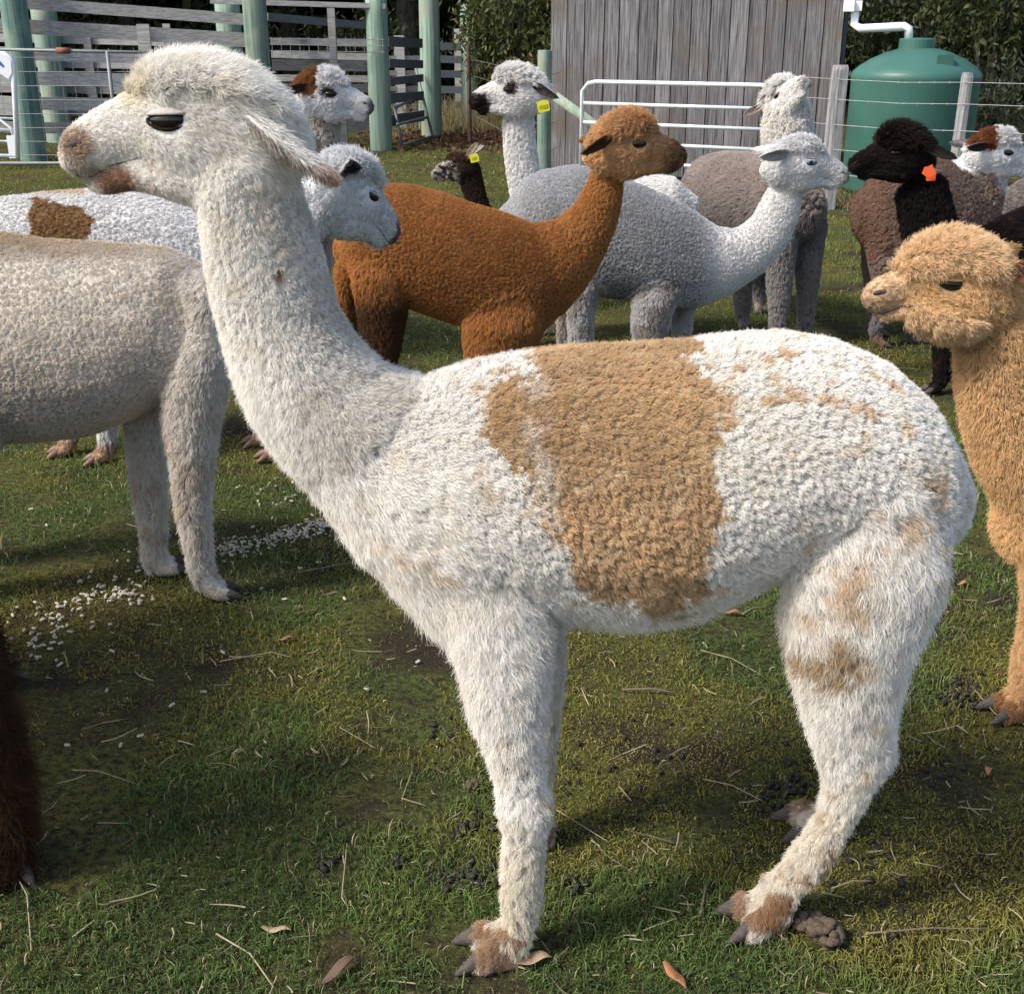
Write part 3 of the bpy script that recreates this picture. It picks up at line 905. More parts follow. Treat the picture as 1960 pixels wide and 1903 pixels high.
    def fleece(s, P, N, T, fn, colfn, style, seed, cull):
        rng = np.random.default_rng(seed)
        area = np.linalg.norm(fn, axis=1)/2
        sp = style['spacing']
        cnt = int(area.sum()/(sp*sp)*3.2)
        ti = rng.choice(len(T), cnt, p=area/area.sum())
        r1 = np.sqrt(rng.random(cnt)); r2 = rng.random(cnt)
        bc = np.stack([1-r1, r1*(1-r2), r1*r2], 1)
        X = (P[T[ti]]*bc[:, :, None]).sum(1); Nn = unit((N[T[ti]]*bc[:, :, None]).sum(1))
        # even spacing: one lock per small cell
        key = np.floor(X/(sp*0.92)+rng.random(3)).astype(np.int64)
        h = key[:, 0]*1000003 ^ key[:, 1]*9176 ^ key[:, 2]*77377777
        _, idx = np.unique(h, return_index=True)
        X, Nn = X[idx], Nn[idx]
        kind, flow = s.regions(X)
        if 'only' in style:
            kp = np.isin(kind, style['only']); X, Nn, kind, flow = X[kp], Nn[kp], kind[kp], flow[kp]
        # sides turned away from the camera carry fewer, thicker locks
        view = unit(C0-X); fac = (Nn*view).sum(1)
        keep = (fac > -0.25) | (rng.random(len(X)) < cull)
        X, Nn, kind, flow, fac = X[keep], Nn[keep], kind[keep], flow[keep], fac[keep]
        n = len(X)
        col = colfn(s, X, Nn, kind, s.pattern_uv(X))
        ln = np.zeros(n); lay = np.zeros(n); cl = np.zeros(n); grav = np.zeros(n); dome = np.zeros(n)
        for kd in np.unique(kind):
            q = style[kd] if kd in style else style['torso']
            m = kind == kd
            ln[m], lay[m], cl[m], grav[m] = q[0], q[1], q[2], q[3]; dome[m] = q[4] if len(q) > 4 else 0.0
        if 'modify' in style:
            ln, lay, cl, dome = style['modify'](s, X, Nn, kind, ln, lay, cl, dome, s.pattern_uv(X))
        if s.head is not None:      # short hair round the eyes
            O_, f_, u_, sd_, L_ = s.head
            ea = np.hypot(((X-O_) @ f_)/L_-.325, (((X-O_) @ u_)/L_-.06)*1.25)
            sh_ = np.where(np.isin(kind, ['head', 'topknot']), 1-.62*(1-sstep(.07, .15, ea)), 1.0)
            ln = ln*sh_; lay = np.maximum(lay, np.where(sh_ < .8, .85, 0))
        nper = style['nper']; wid = style['width']
        away = fac < -0.25
        g = np.array([0, 0, -1.0])
        fl = flow + grav[:, None]*g
        # slow swirl plus per lock scatter
        sw = np.stack([vnoise(X, 14, 31+seed), vnoise(X, 14, 47+seed), vnoise(X, 14, 59+seed)], 1)-0.5
        fl = fl + sw*style.get('swirl', 0.9) + rng.normal(0, style.get('scatter', 0.3), (n, 3))
        fl = fl - Nn*(fl*Nn).sum(1, keepdims=True); fl = unit(fl)
        lnv = ln*rng.uniform(0.75, 1.25, n)
        # part tangent frame
        tx = unit(np.cross(Nn, fl)); ty = fl
        k = 4
        rep = np.repeat(np.arange(n), nper)
        m = len(rep)
        th = rng.random(m)*2*np.pi; r0 = np.sqrt(rng.random(m)); rr = r0*sp*0.70
        offv = tx[rep]*(rr*np.cos(th))[:, None] + ty[rep]*(rr*np.sin(th))[:, None]
        hl = lnv[rep]*rng.uniform(0.8, 1.15, m)*(1-0.55*dome[rep]*r0**2)
        dirv = unit(Nn[rep]*(1-lay[rep])[:, None] + fl[rep]*lay[rep][:, None] + rng.normal(0, style.get('frizz', 0.12), (m, 3)))
        root = X[rep] + offv - Nn[rep]*0.0015
        if 'cell' in style:
            cs, dep = style['cell']
            ky = np.floor(X/cs+rng.random(3)).astype(np.int64)
            _, ci = np.unique(ky[:, 0]*1000003 ^ ky[:, 1]*9176 ^ ky[:, 2]*77377777, return_index=True)
            kd = KDTree(len(ci))
            for q_, c_ in enumerate(X[ci].tolist()): kd.insert(c_, q_)
            kd.balance()
            wob = (np.stack([vnoise(root, 1.2/cs, 3), vnoise(root, 1.2/cs, 4), vnoise(root, 1.2/cs, 5)], 1)-.5)*cs*.5
            wq = ((root+wob)*np.array(style.get('stretch', (1, 1, 1)))).tolist() if False else (root+wob).tolist()
            e = np.empty(m)
            fnn = kd.find_n
            for q_ in range(m):
                r_ = fnn(wq[q_], 2); e[q_] = r_[1][2]-r_[0][2]
            crack = 1-sstep(0, .22*cs, e)
            hl = hl*(1-dep*crack)
        pts = np.empty((m, k, 3))
        pts[:, 0] = root
        lead0 = unit(Nn[rep]*0.75 + dirv*0.5)
        clv = cl[rep]
        for j in range(1, k):
            t = j/(k-1)
            bend = lead0*(1-t) + dirv*t
            p = root + unit(bend)*(hl*t)[:, None]
            p = p - offv*(clv*t**1.3)[:, None]
            p = p + fl[rep]*(hl*0.18*t*t*lay[rep])[:, None] + np.array([0, 0, -1.0])*(hl*0.10*t*t)[:, None]
            p = p + rng.normal(0, style.get('kink', 0.04), (m, 3))*(hl*t)[:, None]
            pts[:, j] = p
        pts[:, :, 2] = np.maximum(pts[:, :, 2], 0.002)
        wr = wid*np.where(away, 2.2, 1.0)[rep]*rng.uniform(0.8, 1.2, m)
        rad = wr[:, None]*np.array([1.0, 0.95, 0.75, 0.3])[None]
        cc = col[rep]*rng.uniform(0.9, 1.08, (m, 1))*np.repeat(rng.uniform(0.93, 1.05, n), nper)[:, None]
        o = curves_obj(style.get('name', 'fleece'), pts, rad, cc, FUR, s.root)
        s.nhair = m

    def side_hit(s, a, b, sg):
        """surface point of the head at (a, b) seen from side sg"""
        O, f, up, side, L = s.head
        p = s.hp(a, b, sg*0.9)
        loc, nor, i, d = s.bvh.ray_cast(Vector(p), Vector(-side*sg))
        if loc is None:
            return s.hp(a, b, sg*0.15), side*sg
        return np.array(loc), np.array(nor)

    def nail(s, p, dr, sd, size, mat):
        z = np.array([0, 0, 1.0])
        r = [(p-dr*0.018*size-z*.002*size, z*0.015*size, sd*0.013*size), (p+dr*0.000*size-z*0.005*size, z*0.0155*size, sd*0.0125*size),
             (p+dr*0.013*size-z*0.010*size, z*0.0115*size, sd*0.009*size), (p+dr*0.024*size-z*0.015*size, z*0.007*size, sd*0.0055*size), (p+dr*0.031*size-z*0.0195*size, z*0.003*size, sd*0.002*size)]
        V, Fc = loft_vf(r)
        V = [np.array([v[0], v[1], max(v[2], 0.001)]) for v in V]
        mesh_obj('toenail', V, Fc, mat, s.root, True)

    def face(s, sides=(-1,), lid_col=(.5, .46, .42), mouth_w=1.0, eye=EYE, eye_r=0.075, lid=True, mouth=True, nostril_col=None, lashes=False, eye_ab=(.325, .075), droop=0.0):
        O, f, up, side, L = s.head
        for sg in sides:
            p, nn = s.side_hit(eye_ab[0], eye_ab[1], sg)
            nn = unit(nn*0.5+side*sg*0.8)
            r = eye_r*L
            ax = unit(f - nn*np.dot(f, nn)); ay = np.cross(nn, ax)
            if np.dot(ay, up) < 0: ay = -ay
            ax2 = unit(ax + ay*0.10)
            c = p - nn*r*0.06
            V, Fc = ell_vf(c, (ax2*r*1.10, ay*r*0.50, nn*r*0.42))
            e = mesh_obj('eye', V, Fc, eye, s.root, True)
            if eye is EYE_BLUE:
                V, Fc = ell_vf(c+nn*r*0.42, (ax2*r*0.4, ay*r*0.3, nn*r*0.18)); mesh_obj('pupil', V, Fc, EYE, e, True)
            if lid:
                ring = []
                for j in range(25):
                    t = 2*math.pi*j/24
                    x, y = math.copysign(abs(math.cos(t))**1.0, math.cos(t))*1.26, math.sin(t)*abs(math.sin(t))**.35*0.50
                    ring.append(c + ax2*r*x + ay*r*(y-droop*max(0, y)) + nn*r*(0.12-0.14*abs(math.cos(t))))
                V, Fc = tube_vf(ring, [r*(0.06+0.10*abs(math.sin(2*math.pi*j/24))) for j in range(25)], 8, closed=False)
                mesh_obj('eyelid', V, Fc, LID, s.root, True)
                nth, nph = 13, 7
                V = []
                for i in range(nph):
                    ph = math.radians(26) + (math.pi/2-math.radians(26))*i/(nph-1)
                    for j in range(nth):
                        th = math.pi*j/(nth-1)
                        V.append(c + ax2*1.30*r*math.cos(th)*math.cos(ph) + ay*0.62*r*math.sin(ph) + nn*r*(0.47*math.sin(th)*math.cos(ph)-.03))
                Fc = [(i*nth+j, i*nth+j+1, (i+1)*nth+j+1, (i+1)*nth+j) for i in range(nph-1) for j in range(nth-1)]
                key = 'lid_%03d_%03d_%03d' % tuple(int(q_*255) for q_ in lid_col)
                lm = bpy.data.materials.get(key) or plain(key, lid_col, rough=.9, noise=(220, .3), spec=.05)
                ul = mesh_obj('upper_eyelid', V, Fc, lm, s.root, True)
                sm_ = ul.modifiers.new('thickness', 'SOLIDIFY'); sm_.thickness = r*.12; sm_.offset = 1
            if lashes:
                n = 22
                t = np.linspace(0.12, 0.92, n)
                A = c + np.outer(-np.cos(t*np.pi), ax2*r*1.2) + np.outer(np.sin(t*np.pi), ay*r*0.62) + nn*r*0.35
                pts = np.zeros((n, 4, 3))
                for j in range(4):
                    q = j/3
                    pts[:, j] = A + (nn*0.75 - ay*0.55)*r*0.42*q - ay*r*0.2*q*q + np.outer(-np.cos(t*np.pi), ax2)*r*0.35*q + RNG.normal(0, 0.05*r, (n, 3))*q
                curves_obj('eyelashes', pts, np.full((n, 4), 0.00013)*np.array([1, 1, .7, .3]), np.tile([[.62, .6, .56]], (n, 1)), FUR, s.root)
            # nostril
            p, nn = s.side_hit(.905, .012, sg)
            ax = unit(f - nn*np.dot(f, nn)); ay = np.cross(nn, ax)
            if np.dot(ay, up) < 0: ay = -ay
            axn = unit(ax - ay*0.15)
            V, Fc = ell_vf(p - nn*0.010*L, (axn*0.062*L, ay*0.026*L, nn*0.022*L))
            mesh_obj('nostril', V, Fc, NOSTRIL, s.root, True)
            if mouth:
                path = []
                for a, b in ((.99, -.125), (.93, -.165), (.86, -.172), (.79, -.148), (.72, -.125), (.62, -.115), (.54, -.10)):
                    p, nn = s.side_hit(a, b, sg)
                    path.append(p + nn*0.0008)
                V, Fc = tube_vf(path, [q_*L*mouth_w for q_ in (.003, .006, .007, .007, .005, .004, .002)], 8)
                mesh_obj('mouth', V, Fc, LIP, s.root, True)

    def ear(s, sg, tip, width=.16, col=(0.6, 0.58, 0.55), inner=None, base=(-.10, .10), lat=None, face_dir=None, fur_len=0.02, colfn=None, seed=3, density=1400, spread=.12):
        """leaf-shaped cupped ear; tip = (a, b, c) in head units"""
        O, f, up, side, L = s.head
        B, nn = s.side_hit(base[0], base[1], sg)
        B = B - nn*0.02*L
        tp = s.hp(tip[0], tip[1], tip[2]*sg)
        ax = tp-B; LE = np.linalg.norm(ax); ax = ax/LE
        fd = unit(side*sg) if face_dir is None else unit(np.array(face_dir, float))
        fd = unit(fd - ax*np.dot(fd, ax)); wv = np.cross(ax, fd)
        nt_, nw = 12, 9
        V = []
        wd = width*L
        for layer in (0, 1):
            for i in range(nt_):
                t = i/(nt_-1)
                hw = wd*(0.42+0.58*math.sin(min(1, t*1.9)*math.pi/2))*math.sqrt(max(0.0, 1-t**2.6))*0.5 + 0.003*L
                for j in range(nw):
                    q = -1+2*j/(nw-1)
                    cup = (abs(q)**1.7)*hw*0.55
                    th = (0.5 if layer else -0.5)*0.03*L*(1-0.5*abs(q))*(1-0.5*t)
                    V.append(B + ax*LE*t + wv*q*hw + fd*(cup-hw*0.3*(1-t)+th) - fd*LE*0.10*math.sin(t*math.pi)*0)
        Fc = []
        M = nt_*nw
        for i in range(nt_-1):
            for j in range(nw-1):
                a = i*nw+j
                Fc.append((a, a+1, a+nw+1, a+nw)); Fc.append((M+a, M+a+nw, M+a+nw+1, M+a+1))
        bd = [j for j in range(nw)] + [i*nw+nw-1 for i in range(1, nt_)] + [(nt_-1)*nw+j for j in range(nw-2, -1, -1)] + [i*nw for i in range(nt_-2, 0, -1)]
        for k in range(len(bd)):
            a, b = bd[k], bd[(k+1) % len(bd)]
            Fc.append((b, a, M+a, M+b))
        o = mesh_obj('ear', V, Fc, SKIN_COARSE, s.root, True)
        VV = np.array(V)
        tt = np.tile(np.repeat(np.linspace(0, 1, nt_), nw), 2)
        inn = np.array(col)*0.8 if inner is None else np.array(inner)
        cc = np.where((np.arange(len(VV)) >= M)[:, None], inn[None], np.array(col)[None])
        if colfn is not None: cc = colfn(tt, cc)
        ca = o.data.attributes.new('col', 'FLOAT_COLOR', 'POINT')
        ca.data.foreach_set('color', np.concatenate([cc, np.ones((len(VV), 1))], 1).astype(np.float32).ravel())
        # fur along the ear
        rng = np.random.default_rng(seed)
        n = density
        i = rng.random(n)*(nt_-1.01); j = rng.random(n)*(nw-1.01); lay = (rng.random(n) < 0.5)
        ii, jj = i.astype(int), j.astype(int); fi, fj = (i-ii)[:, None], (j-jj)[:, None]
        G = VV.reshape(2, nt_, nw, 3)[lay.astype(int), :, :]
        ar = np.arange(n)
        X = G[ar, ii, jj]*(1-fi)*(1-fj)+G[ar, ii+1, jj]*fi*(1-fj)+G[ar, ii, jj+1]*(1-fi)*fj+G[ar, ii+1, jj+1]*fi*fj
        out = np.where(lay[:, None], fd, -fd)
        q = (j/(nw-1)*2-1)[:, None]
        d = unit(ax*1.0 + out*0.22 + wv*q*spread + rng.normal(0, .26, (n, 3)) + np.array([0, 0, -0.12]))
        hl = fur_len*rng.uniform(.6, 1.2, n)*(1-0.4*i/(nt_-1))
        pts = np.stack([X + d*(hl*t)[:, None] + np.array([0, 0, -0.2])*(hl*t*t)[:, None] for t in (0, .33, .66, 1)], 1)
        c2 = np.where(lay[:, None], inn[None], np.array(col)[None])
        if colfn is not None: c2 = colfn(i/(nt_-1), c2)
        c2 = c2*rng.uniform(.85, 1.1, (n, 1))
        wf = 0.00045 if density > 3000 else 0.0007
        fo = curves_obj('ear_hair', pts, np.full((n, 4), wf)*np.array([1, .95, .7, .3]), c2, FUR, o)
        fo.matrix_parent_inverse = Matrix.Identity(4)
        return o, B, ax, LE, fd, wv

    def ear_tag(s, ear, p, right, up, size, mat, text=None, shape='flag'):
        """flat plastic tag with a stem, hanging from the ear"""
        p = np.array(p, float); right = unit(np.array(right, float)); up = np.array(up, float); up = unit(up-right*np.dot(up, right)); nn = np.cross(right, up)
        if np.dot(nn, C0-p) < 0: nn = -nn
        out = [(-.5, .5), (-.12, .62), (.12, .62), (.5, .5), (.5, -.42), (.42, -.5), (-.42, -.5), (-.5, -.42)] if shape == 'flag' else [(0, .75), (.25, .45), (.5, .3), (.5, -.35), (0, -.5), (-.5, -.35), (-.5, .3), (-.25, .45)]
        V = [p + right*x*size + up*y*size*0.85 + nn*o for o in (0.0012, -0.0012) for x, y in out]
        k = len(out)
        Fc = [tuple(range(k)), tuple(reversed(range(k, 2*k)))] + [(a, k+a, k+(a+1) % k, (a+1) % k) for a in range(k)]
        o = mesh_obj('ear_tag', V, Fc, mat, ear)
        o.matrix_parent_inverse = Matrix.Identity(4)
        if text:
            cu = bpy.data.curves.new('tag_number', 'FONT'); cu.body = text; cu.size = size*0.42; cu.align_x = 'CENTER'; cu.align_y = 'CENTER'; cu.extrude = 0.0002
            cu.materials.append(INK)
            tf = bpy.data.objects.new('tag_text', cu); COL.objects.link(tf)
            dg = bpy.context.evaluated_depsgraph_get(); dg.update()
            tm = bpy.data.meshes.new_from_object(tf.evaluated_get(dg))
            bpy.data.objects.remove(tf); bpy.data.curves.remove(cu)
            rt = right if np.dot(np.cross(right, up), nn) > 0 else -right
            Q = np.array([tuple(v_.co) for v_ in tm.vertices])
            Q = p - up*0.06*size + nn*0.002 + Q[:, :1]*rt + Q[:, 1:2]*up + Q[:, 2:]*nn
            tm.vertices.foreach_set('co', Q.astype(np.float32).ravel())
            tm.materials.clear(); tm.materials.append(INK)
            link(bpy.data.objects.new('tag_number', tm), ear)
        return o
# ------------------------------------------------------------------ the large white alpaca with the tan patch
PATCH = [(930, 735), (975, 715), (1005, 745), (1012, 655), (1080, 634), (1335, 622), (1352, 700), (1372, 760), (1382, 850), (1362, 930), (1356, 1050), (1330, 1130),
         (1250, 1168), (1170, 1162), (1112, 1125), (1092, 1080), (1045, 975), (1005, 885), (955, 885), (930, 810)]
KNEE = [(1500, 1205), (1560, 1215), (1590, 1195), (1640, 1215), (1650, 1262), (1610, 1300), (1560, 1290), (1520, 1255)]
W0 = np.array([.93, .898, .84]); TAN = np.array([.68, .49, .30]); RUST = np.array([.36, .20, .10]); DIRT = np.array([.50, .45, .37])

def mixc(a, b, t):
    t = np.asarray(t)[:, None]
    return a*(1-t) + b*t

def col_main(s, P, N, kind, uv):
    n = len(P)
    big = fbm(P, 9, 1); fine = fbm(P, 38, 4); sp = fbm(P, 24, 9); sp2 = fbm(P, 48, 15)
    c = np.tile(W0, (n, 1))*(0.93+0.12*big)[:, None]
    c = mixc(c, np.array([.78, .70, .55]), 0.35*sstep(.5, .75, fine))
    wob = np.stack([fbm(P, 30, 21)-.5, fbm(P, 30, 33)-.5], 1)*56 + np.stack([fbm(P, 9, 71)-.5, fbm(P, 9, 73)-.5], 1)*60
    q = uv + wob + RNG.normal(0, 9, (n, 2))
    pt = inpoly(q, PATCH) & np.isin(kind, ['torso', 'neck', 'leg'])
    tone = np.array([.64, .445, .255])*(0.55+0.85*big)[:, None]
    tone = mixc(tone, np.array([.82, .66, .44]), 0.5*sstep(.45, .8, fine))
    pale = .55*(1-sstep(0, 48, np.abs(uv[:, 0]-1022-(uv[:, 1]-760)*.10)))*sstep(690, 760, uv[:, 1])*sstep(.35, .6, fine)
    tone = mixc(tone, W0*.95, pale)
    c = np.where(pt[:, None], tone, c)
    # tan flecks over the rump and shoulder
    u, v = uv[:, 0], uv[:, 1]
    rump = sstep(1340, 1380, u)*(1-sstep(1690, 1780, u))*(1-sstep(800, 960, v))
    c = mixc(c, TAN*1.05, np.where(pt, 0, rump*sstep(.54, .64, sp2*.65+sp*.35)*0.8))
    sh = np.isin(kind, ['torso', 'leg', 'neck']) & ~pt
    c = mixc(c, TAN*1.1, np.where(sh, sstep(.62, .70, sp2*.6+sp*.4)*0.55*sstep(620, 760, u), 0))
    for (cx, cy, r) in ((1622, 1105, 42), (1560, 1150, 22), (1655, 1030, 26), (935, 938, 16), (898, 748, 12), (1635, 1150, 30), (1720, 985, 30), (1790, 930, 40)):
        d = np.hypot(q[:, 0]-cx, q[:, 1]-cy)
        c = mixc(c, TAN, np.where(sh, 0.75*(1-sstep(r*0.5, r*1.1, d)), 0))
    kn = inpoly(q, KNEE) & (kind == 'leg')
    c = mixc(c, np.array([.46, .31, .155]), np.where(kn, .85*sstep(.32, .5, sp2), 0))
    # soiled upper neck
    nk = (kind == 'neck')
    back = sstep(0.35, 0.65, fbm(P, 12, 77))
    c = mixc(c, DIRT, np.where(nk, (0.15+0.30*back)*sstep(-.15, .25, ((uv[:, 0]-380-(uv[:, 1]-400)*.22)/260)-.4), 0))
    c = mixc(c, np.array([.30, .11, .04]), np.where(nk, 1-sstep(5, 11, np.hypot(u-533, v-525)), 0))
    hd = (kind == 'head')
    # head: tan muzzle stains
    O, f, up, side, L = s.head
    a = ((P-O) @ f)/L; b = ((P-O) @ up)/L
    c = mixc(c, np.array([.36, .21, .11]), np.where(hd, (1-sstep(.05, .11, np.hypot((a-.90)*.8, b-.01)))*0.8, 0))
    c = mixc(c, np.array([.40, .28, .15]), np.where(hd, (1-sstep(.05, .12, np.hypot((a-.93)*.8, b+.14)))*0.6, 0))
    c = mixc(c, np.array([.30, .13, .055]), np.where(hd, (1-sstep(.05, .12, np.hypot((a-.74)*.7, b+.215)))*0.9, 0))
    c = mixc(c, np.array([.58, .38, .24]), np.where(hd, (1-sstep(.03, .15, np.hypot(a-.48, b+.2)))*0.4*sstep(.4, .6, fine), 0))
    c = mixc(c, np.array([.80, .72, .50]), np.where(hd | (kind == 'topknot'), (1-sstep(.05, .18, np.hypot(a-.52, b-.27)))*0.5, 0))
    c = mixc(c, np.array([.55, .5, .44]), np.where(hd & (a < .25), 0.35*sstep(.5, .7, sp), 0))
    # legs: creamy, rust round the feet
    lg = np.isin(kind, ['leg', 'foot'])
    low = 1-sstep(.16, .34, P[:, 2])
    c = mixc(c, np.array([.74, .66, .50]), np.where(lg, low*0.6, 0))
    c = mixc(c, RUST*1.25, np.where(lg, low*0.75*sstep(.56, .66, sp)*(u > 1300), 0))
    c = mixc(c, RUST, np.where(kind == 'foot', 0.85*sstep(.42, .55, fine), 0))
    return c

A0 = Alpaca('alpaca', 'large white alpaca in front, facing left, with a big tan patch on its flank', Plane(1.74), 'alpacas standing in the paddock')
A0.loft('neck', [(375, 385, 530, 265, .080), (383, 450, 588, 385, .080), (392, 520, 612, 450, .080), (402, 580, 630, 520, .082), (420, 640, 652, 590, .086),
                 (447, 710, 688, 655, .094), (488, 790, 740, 712, .104), (545, 870, 800, 735, .118), (615, 945, 850, 790, .13), (690, 1050, 900, 880, .14)], inset=.008)
A0.loft('torso', [(668, 770, 620, 930, .08), (725, 728, 705, 1060, .13), (800, 705, 795, 1145, .16), (900, 672, 890, 1190, .18), (1000, 652, 1000, 1185, .19),
                  (1100, 641, 1100, 1182, .198), (1200, 637, 1205, 1190, .202), (1300, 632, 1310, 1178, .202), (1400, 620, 1410, 1135, .198), (1500, 615, 1515, 1085, .192),
                  (1600, 632, 1600, 1075, .183), (1700, 676, 1690, 1080, .168), (1775, 745, 1765, 1070, .14), (1828, 850, 1820, 1030, .085), (1848, 905, 1842, 985, .04)], inset=.012)
# chest fluff between neck and forelegs
A0.loft('torso', [(560, 850, 690, 800, .07), (640, 960, 760, 880, .10), (720, 1070, 880, 960, .13), (800, 1150, 960, 1050, .14), (860, 1195, 1010, 1120, .13)], inset=.012)
YN, YF = -0.135, 0.135
A0.loft('leg', [(830, 1000, 1060, 960, .07, .10), (842, 1110, 1062, 1100, .07, .085), (862, 1210, 1056, 1200, .066, .065), (884, 1290, 1046, 1290, .060, .045), (908, 1380, 1040, 1380, .052, .03),
                (934, 1450, 1040, 1450, .046, .018), (946, 1500, 1048, 1500, .043, .01), (946, 1542, 1062, 1540, .049), (960, 1595, 1048, 1595, .041), (954, 1680, 1044, 1680, .040), (958, 1740, 1038, 1740, .037),
                (968, 1785, 1024, 1785, .030)], off=YN-.045, inset=.009)
A0.loft('leg', [(850, 1080, 1080, 1080, .08, -.05), (890, 1190, 1078, 1190, .072), (930, 1290, 1080, 1290, .062), (945, 1370, 1076, 1370, .054), (968, 1440, 1068, 1440, .046),
                (985, 1500, 1060, 1500, .042), (1000, 1560, 1060, 1560, .036), (1008, 1595, 1058, 1595, .03)], off=YF-.02, inset=.009)
A0.loft('leg', [(1520, 820, 1810, 830, .07, .05), (1505, 960, 1832, 960, .085, .02), (1498, 1080, 1818, 1080, .09), (1495, 1180, 1775, 1180, .085), (1510, 1260, 1735, 1260, .075),
                (1530, 1330, 1715, 1330, .065), (1545, 1400, 1714, 1395, .056), (1562, 1455, 1718, 1442, .052), (1572, 1505, 1676, 1500, .044), (1560, 1562, 1636, 1570, .038),
                (1518, 1620, 1612, 1620, .038), (1482, 1668, 1580, 1668, .035), (1455, 1698, 1540, 1702, .031)], off=YN+.03, inset=.010)
A0.loft('leg', [(1540, 960, 1810, 960, .08, -.03), (1550, 1080, 1795, 1080, .085), (1570, 1180, 1760, 1180, .075), (1605, 1260, 1738, 1260, .062), (1632, 1330, 1730, 1330, .052),
                (1640, 1385, 1718, 1385, .046), (1612, 1450, 1690, 1455, .042), (1580, 1510, 1650, 1520, .038), (1558, 1555, 1615, 1570, .032)], off=YF+.02, inset=.010)
A0.head_px((455, 238), (122, 282), top=1.0, fluff=1.0)
A0.foot(A0.pl.at(985, 1785, YN-.045), (-1, -.12), 1.05)
A0.foot(A0.pl.at(1040, 1592, YF-.02), (-1, .05), .9)
A0.foot(A0.pl.at(1492, 1702, YN+.03), (-1, -.18), 1.05)
A0.foot(A0.pl.at(1582, 1560, YF+.02), (-1, -.1), 1.0)

def mod_main(s, X, N, kind, ln, lay, cl, dome, uv):
    u, v = uv[:, 0], uv[:, 1]
    t = kind == 'torso'
    belly = sstep(0.74, 0.46, X[:, 2])
    chest = sstep(1080, 820, u)*sstep(740, 940, v)
    lng = np.maximum(belly, chest)
    ln = np.where(t, ln*(1+2.3*belly**1.6+1.1*chest), ln)
    dome = np.where(t, dome*(1-lng), dome)
    lay = np.where(t, lay+0.25*lng, lay)
    cl = np.where(t, cl+0.3*lng, cl)
    nk = kind == 'neck'
    low = sstep(600, 800, v)
    ln = np.where(nk, ln*(1+1.2*low), ln)
    cl = np.where(nk, cl+.25*low, cl)
    O, f, up, side, L = s.head
    a = ((X-O) @ f)/L
    lg = kind == 'leg'
    ln = np.where(lg, ln*(.62+.45*sstep(.28, .5, X[:, 2])), ln)
    hd = kind == 'head'
    ln = np.where(hd, ln*(1-0.35*sstep(.30, .6, a))*(1+.9*sstep(.2, -.1, a)), ln)
    return ln, lay, cl, dome

ST_MAIN = [dict(name='fleece', only=['torso'], spacing=.0079, nper=38, width=.00031, swirl=.5, scatter=.22, frizz=.18, kink=.06, modify=mod_main, torso=(.0108, .36, .34, .25, .7)),
           dict(name='neck_fleece', only=['neck', 'topknot', 'foot'], spacing=.0060, nper=25, width=.00026, swirl=.9, scatter=.4, frizz=.2, kink=.06, modify=mod_main,
                neck=(.0092, .38, .35, .5), leg=(.019, .62, .5, .6), foot=(.012, .8, .4, .6), topknot=(.021, .42, .5, -.1)),
           dict(name='leg_wool', only=['leg'], spacing=.0088, nper=42, width=.00028, swirl=1.1, scatter=.55, frizz=.2, kink=.08, modify=mod_main, leg=(.022, .60, .55, .6)),
           dict(name='face_hair', only=['head'], spacing=.0034, nper=14, width=.00024, swirl=.9, scatter=.35, frizz=.2, modify=mod_main, head=(.0105, .72, .3, .2))]
A0.build(.0085, col_main, ST_MAIN, smooth=4, seed=3)
A0.face(sides=(-1, 1), lashes=False, eye_r=.092, droop=.35, lid_col=(.42, .385, .35))
def ear_rust(t, c):
    return mixc(c, np.array([.42, .24, .14]), 0.7*sstep(.72, .95, t))
for sg, tip in ((-1, (-.52, -.31, .30)), (1, (-.36, -.16, .22))):
    A0.ear(sg, tip, width=.21, col=(.80, .77, .72), inner=(.42, .37, .33), base=(-.10, .06), face_dir=(0.25, -0.3 if sg < 0 else .3, -.9), fur_len=.026, colfn=ear_rust, density=6500, seed=8+sg, spread=.2)
# ------------------------------------------------------------------ the rest of the herd
GRP = 'alpacas standing in the paddock'

def fwd_px(ang_down, right=True, yaw=0.0):
    """nose direction: ang_down degrees below level, yaw degrees turned away from the camera"""
    a, y = math.radians(ang_down), math.radians(yaw)
    return np.array([(1 if right else -1)*math.cos(a)*math.cos(y), math.cos(a)*math.sin(y), -math.sin(a)])

def head_fit(s, eye, Y, fwd, L, top=1.0, fluff=1.0, sg=-1, side=None, eb=(.325, .075)):
    """place the head so that its near eye sits where the photo shows it"""
    f = unit(np.array(fwd, float))
    sd = np.cross(f, [0, 0, 1.0]) if side is None else np.array(side, float)
    sd = unit(sd - f*np.dot(sd, f))
    if side is None and sd[1] < 0: sd = -sd
    up = np.cross(sd, f)
    if up[2] < 0: up = -up
    e = Plane(Y).at(*eye)
    O = e - (f*eb[0] + up*eb[1] + sd*sg*.235)*L
    s.set_head(O, O+f*L, sd, top=top, fluff=fluff)
    return O

def leg3(s, top, foot, r=.05, fwd=(1, 0), nail=None, size=.9):
    t, b = np.array(top, float), np.array(foot, float)
    ex_, ey_ = np.array([1.0, 0, 0]), np.array([0, 1.0, 0])
    q = [(0, 1.3), (.3, 1.0), (.55, .82), (.75, .66), (.9, .58), (1.0, .5)]
    bb = b + np.array([0, 0, .07])
    s.rings('leg', [(t*(1-k)+bb*k, ex_*r*m*1.1, ey_*r*m) for k, m in q])
    s.foot(bb, fwd, size, nail=nail)

